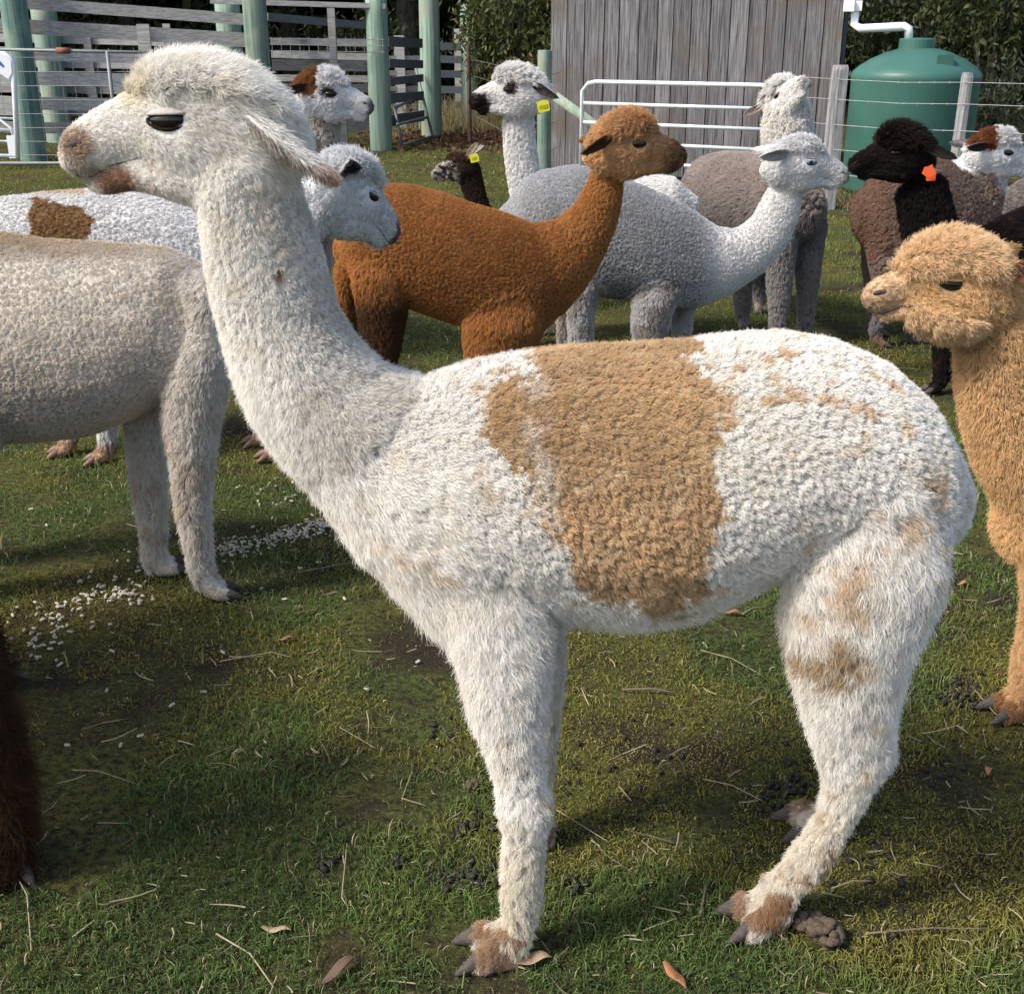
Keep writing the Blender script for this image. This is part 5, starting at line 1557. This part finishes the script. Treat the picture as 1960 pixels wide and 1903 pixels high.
def col_A10(s, P, N, kind, uv):
    u, v = uv[:, 0], uv[:, 1]
    b = fbm(P, 8, 2); q = fbm(P, 40, 6)
    c = np.array([.33, .24, .19])*(.85+.3*b)[:, None]*(.88+.24*q)[:, None]
    c = mixc(c, np.array([.40, .34, .30]), .3*sstep(.5, .65, q))
    c = mixc(c, np.array([.27, .145, .095]), np.where(kind != 'leg', .7*sstep(1740, 1690, u), 0))
    c = mixc(c, np.array([.24, .235, .25]), np.where(kind == 'leg', .8*sstep(500, 560, v), 0))
    c = mixc(c, np.array([.72, .70, .68]), np.where(kind == 'neck', sstep(.55, .8, (u-1880)/60 - (v-340)/200+.2), 0))
    a, b2 = hab(s, P)
    hd = np.isin(kind, ['head', 'topknot'])
    c = np.where(hd[:, None], np.array([.85, .84, .83])*(.93+.1*q)[:, None], c)
    br = hd & (a + .12*(q-.5) < .10) & (b2 > .05)
    c = np.where(br[:, None], np.array([.24, .09, .04])*(.75+.5*q)[:, None], c)
    return c
A10.build(.014, col_A10, style(ln=.015, sp=.0135, nper=17, wd=.0010, dome=.2, lay=.5, top=.026), seed=30, cull=.2, skin=SKIN_HERD)
A10.face(sides=(-1, 1), eye_r=.080, lid_col=(.06, .05, .05))
for sg in (-1, 1):
    A10.ear(sg, (-.48, .02, .45), width=.17, col=(.20, .185, .19), inner=(.07, .06, .06), base=(-.04, .12), face_dir=(.2, .8*sg, -.3), fur_len=.012)

# --- part of another roan animal at the right edge
A11 = Alpaca('alpaca', 'grey roan alpaca cut off by the right edge, behind the white faced one', Plane(6.6), GRP)
A11.loft('torso', [(1918, 372, 1918, 440, .07), (1960, 344, 1960, 470, .15), (2040, 332, 2040, 480, .18), (2120, 335, 2120, 475, .17), (2180, 350, 2180, 450, .1)])
A11.loft('neck', [(2220, 200, 2270, 215, .055), (2205, 270, 2262, 280, .06), (2180, 340, 2250, 345, .08), (2140, 400, 2230, 400, .1)])
head_fit(A11, (2258, 165), 6.5, fwd_px(8), .25)
for u0, o_ in ((1970, -.1), (1985, .1), (2150, -.1), (2165, .1)):
    p = A11.pl.at(u0, 440, o_); leg3(A11, p, (p[0], p[1], 0), .05, (1, 0))
A11.build(.016, base_col((.30, .25, .23), fleck=(.42, .38, .36), seed=4), style(ln=.015, sp=.018, nper=12, wd=.001, dome=.2), seed=31, cull=.2, skin=SKIN_HERD)

# --- tan alpaca at the right edge, facing left
A12 = Alpaca('alpaca', 'fluffy tan alpaca at the right edge facing left, mouth slightly open', Plane(2.36), GRP)
A12.loft('neck', [(1828, 660, 2005, 590, .085), (1830, 740, 2020, 720, .085), (1842, 820, 2040, 800, .092), (1868, 900, 2080, 860, .11), (1910, 975, 2130, 900, .13)], inset=.008)
A12.loft('torso', [(1965, 920, 1965, 1080, .1), (2060, 850, 2060, 1110, .15), (2180, 830, 2180, 1120, .17), (2300, 840, 2300, 1100, .16), (2380, 900, 2380, 1040, .08)])
A12.loft('leg', [(1940, 990, 2090, 1000, .07, .03), (1955, 1080, 2055, 1080, .06), (1960, 1150, 2035, 1150, .05), (1956, 1210, 2025, 1210, .05), (1944, 1260, 2012, 1260, .05), (1938, 1300, 2000, 1300, .044), (1945, 1325, 1990, 1325, .034)], off=-.06, inset=.008)
A12.loft('leg', [(1990, 1000, 2120, 1000, .07), (2010, 1100, 2080, 1100, .05), (2015, 1200, 2075, 1200, .042), (2020, 1250, 2070, 1250, .034)], off=.1)
for u0, o_ in ((2300, -.08), (2330, .1)):
    p = A12.pl.at(u0, 1000, o_); leg3(A12, p, (p[0], p[1], 0), .06, (-1, 0))
A12.foot(A12.pl.at(1968, 1322, -.06), (-1, -.1), 1.0, nail=NAIL)
A12.foot(A12.pl.at(2045, 1250, .1), (-1, -.1), .9)
head_fit(A12, (1824, 545), 2.27, fwd_px(3, False), .222, top=1.22, fluff=1.2)
for T_ in ([(.70, .27, .13, .07), (.62, .36, .08, .15), (.48, .45, .05, .21), (.3, .50, .05, .25), (.1, .46, 0, .25)],
           [(.62, -.04, -.20, .14), (.5, .0, -.33, .21), (.32, .0, -.42, .26), (.1, 0, -.44, .26)]):
    O_, f_, u_, s_, L_ = A12.head
    A12.rings('topknot', [(O_+f_*a*L_+u_*(t+b)/2*L_, u_*(t-b)/2*L_, s_*wd*L_) for a, t, b, wd in T_])
def col_A12(s, P, N, kind, uv):
    b = fbm(P, 9, 2); q = fbm(P, 42, 6)
    c = np.array([.76, .50, .255])*(.78+.4*b)[:, None]*(.88+.24*q)[:, None]
    a, b2 = hab(s, P)
    c = mixc(c, np.array([.84, .64, .42]), np.where(kind == 'topknot', .5, 0))
    c = mixc(c, np.array([.56, .39, .25]), np.where(kind == 'head', .8*sstep(.55, .8, a), 0))
    c = mixc(c, np.array([.36, .25, .18]), np.where(kind == 'head', .5*sstep(.88, .97, a)*(b2 < .04), 0))
    c = mixc(c, np.array([.28, .12, .05]), np.where(kind == 'foot', .8, 0))
    return c
A12.build(.010, col_A12, [dict(name='fleece', only=['torso', 'neck', 'leg', 'foot'], spacing=.008, nper=14, width=.00048, swirl=.7, scatter=.4, frizz=.2, kink=.06,
                               torso=(.018, .45, .4, .4), neck=(.015, .40, .35, .4), leg=(.018, .5, .5, .5), foot=(.010, .7, .4, .6)),
                          dict(name='head_wool', only=['head', 'topknot'], spacing=.0085, nper=20, width=.00042, swirl=.9, scatter=.5, frizz=.2, kink=.07, head=(.014, .6, .6, .2), topknot=(.020, .35, .72, 0),
                               modify=lambda s, X, N, kind, ln, lay, cl, dome, uv: (np.where(kind == 'head', ln*(1-.65*sstep(.5, .72, hab(s, X)[0])), ln), lay, cl, dome))], smooth=3, seed=32, cull=.2, skin=SKIN_HERD)
A12.face(sides=(-1, 1), eye_r=.085, lid=True, lid_col=(.36, .22, .10), mouth_w=2.4)
for sg in (-1, 1):
    A12.ear(sg, (-.45, .25, .40), width=.20, col=(.50, .30, .14), inner=(.25, .13, .07), base=(-.16, .14), face_dir=(-.4, .7*sg, -.2), fur_len=.02)

# --- shaggy dark brown alpaca at the left edge: only a foreleg and a hoof show
A13 = Alpaca('alpaca', 'shaggy dark brown alpaca at the left edge, only one leg in view', Plane(1.78), GRP)
cB = np.array([-1.56, 2.0, .74])
A13.rings('torso', [(cB+np.array([0, t, 0]), np.array([0, 0, h]), np.array([wd, 0, 0])) for t, h, wd in ((-.5, .1, .08), (-.4, .19, .15), (-.15, .22, .19), (.15, .22, .19), (.4, .2, .17), (.52, .1, .08))])
vneck(A13, [((-1.55, 1.40, 1.18), .07), ((-1.55, 1.45, 1.05), .075), ((-1.53, 1.50, .9), .09), ((-1.52, 1.6, .78), .13)])
A13.set_head((-1.55, 1.38, 1.25), (-1.57, 1.15, 1.20), (1, 0, 0))
A13.loft('leg', [(-420, 900, -230, 900, .08), (-330, 1060, -190, 1060, .07), (-230, 1200, -110, 1200, .058), (-125, 1300, -28, 1300, .052), (-85, 1400, 8, 1400, .048), (-60, 1500, 30, 1500, .046), (-48, 1575, 36, 1575, .044), (-38, 1618, 34, 1618, .038)], inset=.0)
A13.foot(Plane(1.78).at(2, 1625), (.5, -.8), .95)
b_ = ground(-25, 1308)
leg3(A13, (-1.36, 2.4, .6), (b_[0], b_[1], 0), .055, (1, -.2))
leg3(A13, (-1.66, 1.68, .6), (-1.66, 1.66, 0), .055, (0, -1))
leg3(A13, (-1.66, 2.4, .6), (-1.66, 2.42, 0), .055, (0, -1))
A13.build(.012, base_col((.060, .030, .016), var=.3, fleck=(.17, .075, .03), seed=8), [dict(name='fleece', spacing=.011, nper=16, width=.0005, swirl=1.2, scatter=.6, frizz=.3, kink=.12,
          torso=(.03, .5, .6, .4), neck=(.03, .5, .6, .4), head=(.01, .7, .3, .2), topknot=(.03, .4, .6, 0), leg=(.045, .48, .75, .6), foot=(.03, .6, .6, .6))], smooth=4, seed=33, cull=.2, skin=SKIN_HERD)
# ------------------------------------------------------------------ turf: grass blades and moss
GRASS = attr_mat('grass_blade', rough=.55, spec=.25, trans=.25)
def wedge(n, y0, y1, rng, widen=1.35, pw=1.0):
    """ground points, thinning out with distance"""
    t = rng.random(n)
    y = y0*(y1/y0)**(t**pw)
    half = (980/FPX)*(y*_cp+CAM_H*_sp)*widen
    return rng.uniform(-1, 1, n)*half, y
rng = np.random.default_rng(77)
n = 620000
x, y = wedge(n, 1.25, 17.0, rng)
P0 = np.stack([x, y, np.zeros(n)], 1)
patch = fbm(P0, 2.6, 50); fine = fbm(P0, 11, 53); moss = fbm(P0, 1.7, 57)
bare = sstep(.49, .60, fbm(P0, 3.4, 61)*.6+fine*.4)
# short and trodden near the feed line, barer where the herd stands
keep = rng.random(n) > .12 + .86*bare
x, y, P0, patch, fine, moss, bare = x[keep], y[keep], P0[keep], patch[keep], fine[keep], moss[keep], bare[keep]
n = len(x)
z = ground_z(x, y)
dist = np.hypot(x, y)
hgt = rng.gamma(2.2, .0044, n)*(0.6+.9*patch)*(1-.5*sstep(.5, .66, moss))*(1+.05*dist)
hgt = np.clip(hgt, .004, .05)
az = rng.uniform(0, 2*np.pi, n); bend = rng.uniform(.15, .9, n)
d = np.stack([np.cos(az), np.sin(az), np.zeros(n)], 1)
pts = np.empty((n, 3, 3))
base = np.stack([x, y, z-.003], 1)
pts[:, 0] = base
pts[:, 1] = base + np.array([0, 0, 1.0])*(hgt*.65)[:, None] + d*(hgt*.25*bend)[:, None]
pts[:, 2] = base + np.array([0, 0, 1.0])*(hgt*(1.0-.25*bend))[:, None] + d*(hgt*.95*bend)[:, None]
wd = (.00075+.00022*dist)*rng.uniform(.6, 1.3, n)
rad = wd[:, None]*np.array([1, .85, .25])
g1, g2 = np.array([.075, .130, .036]), np.array([.15, .18, .050])
olive, dead, dk = np.array([.20, .17, .035]), np.array([.42, .35, .20]), np.array([.035, .065, .022])
t = np.clip(fine*1.2-.2+rng.normal(0, .2, n), 0, 1)
c = mixc(np.tile(g1, (n, 1)), g2, t)
c = mixc(c, dk, .6*sstep(.45, .3, patch))
c = mixc(c, olive*1.1, .85*sstep(.48, .60, moss))
c = mixc(c, olive*.9, .45*sstep(4, 8, dist))
dd = rng.random(n) < .045
c[dd] = dead*rng.uniform(.5, 1.1, (dd.sum(), 1))
c = c*rng.uniform(.7, 1.5, (n, 1))
go = curves_obj('grass', pts, rad, c, GRASS, None)
go['kind'] = 'stuff'; go['label'] = 'short mossy paddock grass covering the ground'; go['category'] = 'grass'

def on_ground(u, v, lift=0.0):
    p = ground(u, v)
    p[2] = ground_z(np.array([p[0]]), np.array([p[1]]))[0] + lift
    return p

def shared(name, mesh, loc, rot, label, cat, group, scale=1.0):
    o = bpy.data.objects.new(name, mesh)
    o.location = tuple(map(float, loc)); o.rotation_euler = rot; o.scale = (scale,)*3 if np.isscalar(scale) else scale
    COL.objects.link(o)
    return tag(o, label, cat, group)

def proto(name, V, F, mat, smooth=True):
    me = bpy.data.meshes.new(name)
    me.from_pydata([tuple(map(float, v)) for v in V], [], [tuple(map(int, f)) for f in F]); me.update()
    if smooth: me.polygons.foreach_set('use_smooth', [True]*len(me.polygons))
    me.materials.append(mat)
    return me

# ------------------------------------------------------------------ feed pellets in a trail
PEL = plain('feed_pellet', (.46, .41, .33), rough=.9, noise=(300, .2))
def cyl(L, r, n=7):
    return tube_vf([(-L/2, 0, 0), (-L/2+.001, 0, 0), (L/2-.001, 0, 0), (L/2, 0, 0)], [r*.8, r, r, r*.8], n)
pel_me = [proto('feed_pellet', *cyl(L, r), PEL, False) for L, r in ((.013, .0034), (.010, .0033), (.017, .0034), (.007, .0034))]
rng = np.random.default_rng(5)
spots = []
def trail(line, n, sx, sy):
    line = np.array(line, float)
    for _ in range(n):
        k = rng.integers(0, len(line)-1); t = rng.random()
        p = line[k]*(1-t)+line[k+1]*t
        spots.append((p[0]+rng.normal(0, sx), p[1]+rng.normal(0, sy)))
trail([(430, 1050), (470, 1052), (520, 1036), (560, 1026), (610, 1012), (650, 1000)], 250, 14, 8)
trail([(540, 1030), (600, 1014), (655, 1000)], 90, 10, 6)
trail([(160, 1155), (200, 1140), (240, 1142), (290, 1150)], 46, 20, 10)
trail([(0, 1225), (60, 1190), (120, 1160), (190, 1130), (250, 1100), (310, 1075)], 60, 18, 16)
trail([(50, 1240), (90, 1235), (110, 1205), (150, 1180)], 34, 26, 12)
trail([(470, 960), (560, 965), (640, 985)], 26, 30, 26)
trail([(330, 1080), (420, 1062), (480, 1050)], 26, 18, 10)
for q in ((20, 1250), (20, 1270), (60, 1255), (115, 1275), (215, 1250), (270, 1417), (130, 1433), (702, 1325), (205, 1328), (390, 1328), (330, 1357), (232, 1433), (427, 1251), (660, 1150), (575, 1090),
          (610, 1080), (800, 1270), (90, 1010), (150, 1030), (60, 980), (255, 985), (430, 1120), (500, 1130), (545, 1150)): spots.append(q)
rest = []
cnt = 0
for (u, v) in spots:
    if u < -20 or v < 900: continue
    p = on_ground(u, v, .0045+rng.uniform(0, .004))
    rot = (rng.uniform(-.3, .3), rng.uniform(-.35, .35), rng.uniform(0, 6.28))
    if cnt < 300:
        shared('feed_pellet', pel_me[rng.integers(0, 4)], p, rot, 'pale feed pellet lying in the trail on the grass', 'feed pellet', 'feed pellets scattered on the grass', rng.uniform(.6, .9))
        cnt += 1
    else: rest.append((p, rot))
vf = []
for p, rot in rest:
    V, F = cyl(rng.uniform(.008, .016), .0034, 6)
    R3 = np.array(Matrix.Rotation(rot[2], 3, 'Z') @ Matrix.Rotation(rot[1], 3, 'Y'))
    vf.append(([R3 @ np.array(q)+p for q in V], F))
if vf:
    V, F = join_vf(vf); o = mesh_obj('feed_pellets', V, F, PEL, None)
    o['kind'] = 'stuff'; o['label'] = 'more pale feed pellets spilled along the trail'; o['category'] = 'feed'

# ------------------------------------------------------------------ droppings
DUNG = plain('dropping', (.020, .017, .014), rough=.75, noise=(200, .4))
CLOD = plain('dung_clod', (.085, .062, .042), rough=.95, noise=(120, .5))
def lump(r, seed, sq=(1.25, 1, .85), rough=.12, nu=8, nv=6):
    rr = np.random.default_rng(seed)
    V, F = ell_vf((0, 0, 0), (np.array([r*sq[0], 0, 0]), np.array([0, r*sq[1], 0]), np.array([0, 0, r*sq[2]])), nu, nv)
    return [np.array(v)*(1+rr.normal(0, rough)) for v in V], F
drop_me = [proto('dropping', *lump(.0066, s_), DUNG) for s_ in range(4)]
cl_ = [(895, 1680, 50, 22, 46), (1105, 1695, 24, 12, 16), (1520, 1500, 42, 40, 52), (1845, 1318, 44, 32, 70), (618, 1662, 16, 14, 14), (762, 1655, 14, 10, 10), (1470, 1540, 20, 20, 14), (900, 1580, 50, 26, 22),
       (1000, 1560, 90, 50, 18), (1700, 1640, 70, 60, 18), (1820, 1120, 50, 30, 20), (1700, 1760, 60, 40, 10), (1150, 1500, 90, 70, 18), (1270, 1450, 60, 60, 12), (830, 1400, 60, 40, 10), (1640, 1600, 30, 50, 10), (1780, 1480, 50, 50, 12)]
for (u, v, su, sv, k) in cl_:
    for _ in range(int(k*.78)):
        q = (u+rng.normal(0, su*.6), v+rng.normal(0, sv*.6))
        if q[1] > 1895: continue
        shared('dropping', drop_me[rng.integers(0, 4)], on_ground(*q, .003+rng.uniform(0, .003)), (rng.uniform(0, 3), rng.uniform(0, 3), rng.uniform(0, 3)),
               'small round black dropping lying in the grass', 'dropping', 'droppings scattered in the grass', rng.uniform(.7, 1.15))
for (u, v, r, lb) in ((1545, 1782, .021, 'brown dung clod under the hind foot, nearer the foot'), (1578, 1805, .025, 'larger brown dung clod, right one of the pair near hind foot'), (908, 1512, .014, 'pale brown clod beside the front knee')):
    rc = np.random.default_rng(int(u)); vf = []
    for k in range(46):
        dv = unit(rc.normal(0, 1, 3))*r*rc.uniform(.55, .95)*np.array([1.1, 1, .85])
        Vl, Fl = lump(r*rc.uniform(.26, .42), int(u)+k, (1.2, 1, .9), .10, 8, 6); vf.append(([q+dv for q in Vl], Fl))
    V, F = join_vf(vf)
    p = on_ground(u, v, r*.7)
    o = mesh_obj('dung_clod', [q+p for q in V], F, CLOD, None, True); tag(o, lb, 'dung clod')

# ------------------------------------------------------------------ straw, twigs, bark, leaves
STRAW = plain('straw', (.31, .25, .155), rough=.8, noise=(60, .3))
TWIG = plain('twig', (.16, .125, .095), rough=.9, noise=(60, .4))
LEAFB = plain('dry_leaf_orange', (.32, .14, .06), rough=.7, noise=(40, .35))
LEAFT = plain('dry_leaf_tan', (.34, .24, .15), rough=.8, noise=(40, .35))
LEAFD = plain('dry_leaf_dark', (.11, .07, .05), rough=.8, noise=(40, .35))
def strand(pts, r, mat, name, label, cat, lift=.010):
    q = [on_ground(u, v, lift + .006*math.sin(i*1.7)) for i, (u, v) in enumerate(pts)]
    k = []
    for i in range(len(q)-1):
        for t in np.linspace(0, 1, 4, endpoint=(i == len(q)-2)): k.append(q[i]*(1-t)+q[i+1]*t)
    V, F = tube_vf(k, [.75*r*(1-.35*i/len(k)) for i in range(len(k))], 6)
    return tag(mesh_obj(name, V, F, mat, None, True), label, cat, 'straw and twigs on the grass')
S_ = [([(30, 1680), (55, 1730), (62, 1830)], .0022, STRAW, 'straw', 'pale curved straw at the lower left below the shaggy leg'),
      ([(415, 1795), (480, 1840), (525, 1900)], .0022, STRAW, 'straw', 'long pale straw curving to the bottom edge left of centre'),
      ([(665, 1625), (655, 1735), (668, 1748)], .0016, STRAW, 'straw', 'upright thin straw left of the front foot'),
      ([(140, 1480), (190, 1490), (260, 1510)], .0016, STRAW, 'straw', 'thin straw on the moss right of the shaggy leg'),
      ([(342, 1427), (372, 1438)], .0024, STRAW, 'straw', 'short bright straw stub on the moss'),
      ([(1345, 1500), (1400, 1518), (1460, 1540)], .0018, STRAW, 'straw', 'long straw pointing at the far hind foot'),
      ([(1190, 1328), (1250, 1332), (1295, 1335)], .0034, TWIG, 'twig', 'brown twig lying under the belly'),
      ([(1065, 1560), (1110, 1592), (1165, 1618)], .0018, STRAW, 'straw', 'bent straw right of the front knee'),
      ([(1130, 1610), (1160, 1650), (1215, 1680)], .0014, TWIG, 'twig', 'thin crooked twig right of the front leg'),
      ([(1185, 1515), (1208, 1548)], .0026, STRAW, 'straw', 'thick short straw standing right of the front leg'),
      ([(1660, 1800), (1780, 1790), (1900, 1785)], .0022, TWIG, 'twig', 'long grey stem across the lower right grass'),
      ([(1440, 1805), (1480, 1795), (1510, 1815)], .0020, TWIG, 'twig', 'curved twig below the hind foot'),
      ([(1590, 1712), (1630, 1700), (1670, 1692)], .0020, STRAW, 'straw', 'pale straw right of the hind foot'),
      ([(1570, 1720), (1615, 1735)], .0020, STRAW, 'straw', 'second straw just below the one by the hind foot'),
      ([(1810, 1805), (1850, 1815), (1900, 1850)], .0014, STRAW, 'straw', 'fine straw at the lower right corner'),
      ([(1340, 1760), (1350, 1712), (1352, 1700)], .0030, TWIG, 'twig', 'dark upright twig left of the hind toes'),
      ([(905, 1840), (890, 1870), (885, 1900)], .0026, plain('green_stem', (.12, .15, .04), rough=.7, noise=(40, .2)), 'grass_stem', 'green stem rising below the front toes'),
      ([(790, 1480), (770, 1545), (815, 1552)], .0016, STRAW, 'straw', 'bent thin straw left of the front knee'),
      ([(1860, 1320), (1900, 1375), (1930, 1390)], .0016, STRAW, 'straw', 'thin straw near the tan foot'),
      ([(1340, 1255), (1400, 1275), (1460, 1300)], .0016, STRAW, 'straw', 'pale straw below the flank between the legs'),
      ([(1420, 1180), (1440, 1172), (1475, 1165)], .0040, TWIG, 'twig', 'dark twig just under the rear belly'),
      ([(650, 1395), (720, 1440)], .0012, STRAW, 'straw', 'hair thin straw on the moss left of the foreleg'),
      ([(420, 1270), (520, 1258), (560, 1262)], .0018, STRAW, 'straw', 'long straw below the feed trail'),
      ([(570, 1100), (640, 1090), (700, 1078)], .0016, STRAW, 'straw', 'straw under the chest near the trail')]
for pts_, r_, m_, nm, lb in S_: strand(pts_, r_, m_, nm, lb, nm.replace('_', ' '))
def dry_leaf(u, v, L, W, ang, mat, label, curl=.3):
    p = on_ground(u, v, .012)
    ax = np.array([math.cos(ang), math.sin(ang), 0]); sd = np.array([-ax[1], ax[0], 0]); zz = np.array([0, 0, 1.0])
    V = []
    for top in (0, 1):
        for i in range(9):
            t = i/8
            hw = W*math.sin(math.pi*min(1, t*.96+.04))**.8*.5 + .0006
            for q in (-1, 0, 1):
                V.append(p + ax*(t-.5)*L + sd*q*hw + zz*(curl*hw*abs(q) + .004*math.sin(t*7+u) + top*.0012))
    F = []
    for i in range(8):
        for j in range(2):
            a = i*3+j; F.append((a, a+3, a+4, a+1)); F.append((27+a, 27+a+1, 27+a+4, 27+a+3))
    for i in range(8):
        for e_ in (0, 2):
            a = i*3+e_; F.append((a, a+3, 27+a+3, 27+a) if e_ else (a, 27+a, 27+a+3, a+3))
    return tag(mesh_obj('dry_leaf', V, F, mat, None, True), label, 'dry leaf', 'dry leaves on the grass')
dry_leaf(530, 1789, .050, .012, -.1, LEAFT, 'flat pale bark chip left of the front foot', .2)
dry_leaf(1020, 1857, .062, .022, .25, LEAFT, 'curled tan leaf lying by the front foot', .8)
dry_leaf(1290, 1885, .062, .016, -1.1, LEAFB, 'orange leaf at the bottom edge between the feet', .5)
dry_leaf(650, 1872, .080, .016, .95, LEAFD, 'dark curled leaf at the bottom left of centre', .9)
dry_leaf(1945, 1374, .070, .018, .35, LEAFB, 'rust orange leaf below the tan alpaca foot', .4)
dry_leaf(1890, 1480, .03, .013, 1.2, LEAFB, 'small rusty leaf at the right edge of the grass', .4)
dry_leaf(1845, 1125, .04, .012, .1, LEAFB, 'rusty leaf right of the rump', .4)
dry_leaf(1405, 1178, .05, .014, -.2, LEAFB, 'orange leaf under the rear belly', .4)
dry_leaf(550, 1228, .04, .012, .1, LEAFB, 'rusty leaf below the feed trail', .4)
# fine litter too small to pick apart
rng = np.random.default_rng(91)
nl = 1700
x, y = wedge(nl, 1.25, 9.0, rng)
z = ground_z(x, y)
az = rng.uniform(0, 6.28, nl); L = rng.gamma(2.2, .014, nl)
d = np.stack([np.cos(az), np.sin(az), rng.normal(0, .12, nl)], 1)
b0 = np.stack([x, y, z+.006+rng.random(nl)*.010], 1)
kk = rng.normal(0, .12, (nl, 3))*L[:, None]
pts = np.stack([b0, b0+d*(L*.5)[:, None]+kk*.5*np.array([1, 1, .2]), b0+d*L[:, None]], 1)
pts[:, :, 2] = np.maximum(pts[:, :, 2], .004)
tt = rng.random(nl)
c = mixc(np.tile([.34, .28, .18], (nl, 1)), np.array([.12, .09, .065]), (tt > .62)*.9)
lo = curves_obj('straw_litter', pts, np.outer(rng.uniform(.0006, .0015, nl), [1, 1, .6]), c, attr_mat('litter', rough=.85), None)
lo['kind'] = 'stuff'; lo['label'] = 'fine straw and twig litter strewn through the grass'; lo['category'] = 'litter'
# leaf litter under the bush by the yard
rng = np.random.default_rng(92)
nl = 2600
Cl = np.stack([rng.normal(ux(915, 17.5), .75, nl), rng.normal(18.0, .9, nl), rng.uniform(.01, .03, nl)], 1)
ll = leaf_obj('leaf_litter', Cl, .07, np.array([.16, .085, .05])*rng.uniform(.4, 1.3, (nl, 1)), None, rng, droop=0)
ll['kind'] = 'stuff'; ll['label'] = 'brown leaf litter on the ground left of the shed'; ll['category'] = 'leaf litter'
# dry tufts at the fence foot
nt_ = 900
xb = np.concatenate([rng.normal(ux(870, 20), .5, nt_//2), rng.uniform(ux(1610, 10.6), ux(1860, 10.2), nt_//2)]); yb = np.concatenate([rng.normal(19.8, .3, nt_//2), rng.normal(10.75, .12, nt_//2)])
hh = np.concatenate([rng.uniform(.2, .6, nt_//2), rng.uniform(.05, .16, nt_//2)])
b0 = np.stack([xb, yb, np.zeros(nt_)], 1); dv = np.stack([rng.normal(0, .25, nt_), rng.normal(0, .2, nt_), np.ones(nt_)], 1)
pts = np.stack([b0, b0+dv*(hh*.6)[:, None], b0+dv*hh[:, None]*np.array([1.5, 1.5, .95])], 1)
do = curves_obj('dry_tussock_grass', pts, np.outer(np.full(nt_, .0035), [1, .8, .3]), np.array([.30, .25, .12])*rng.uniform(.5, 1.1, (nt_, 1)), GRASS, None)
do['kind'] = 'stuff'; do['label'] = 'dry grass tufts at the foot of the fences'; do['category'] = 'grass'
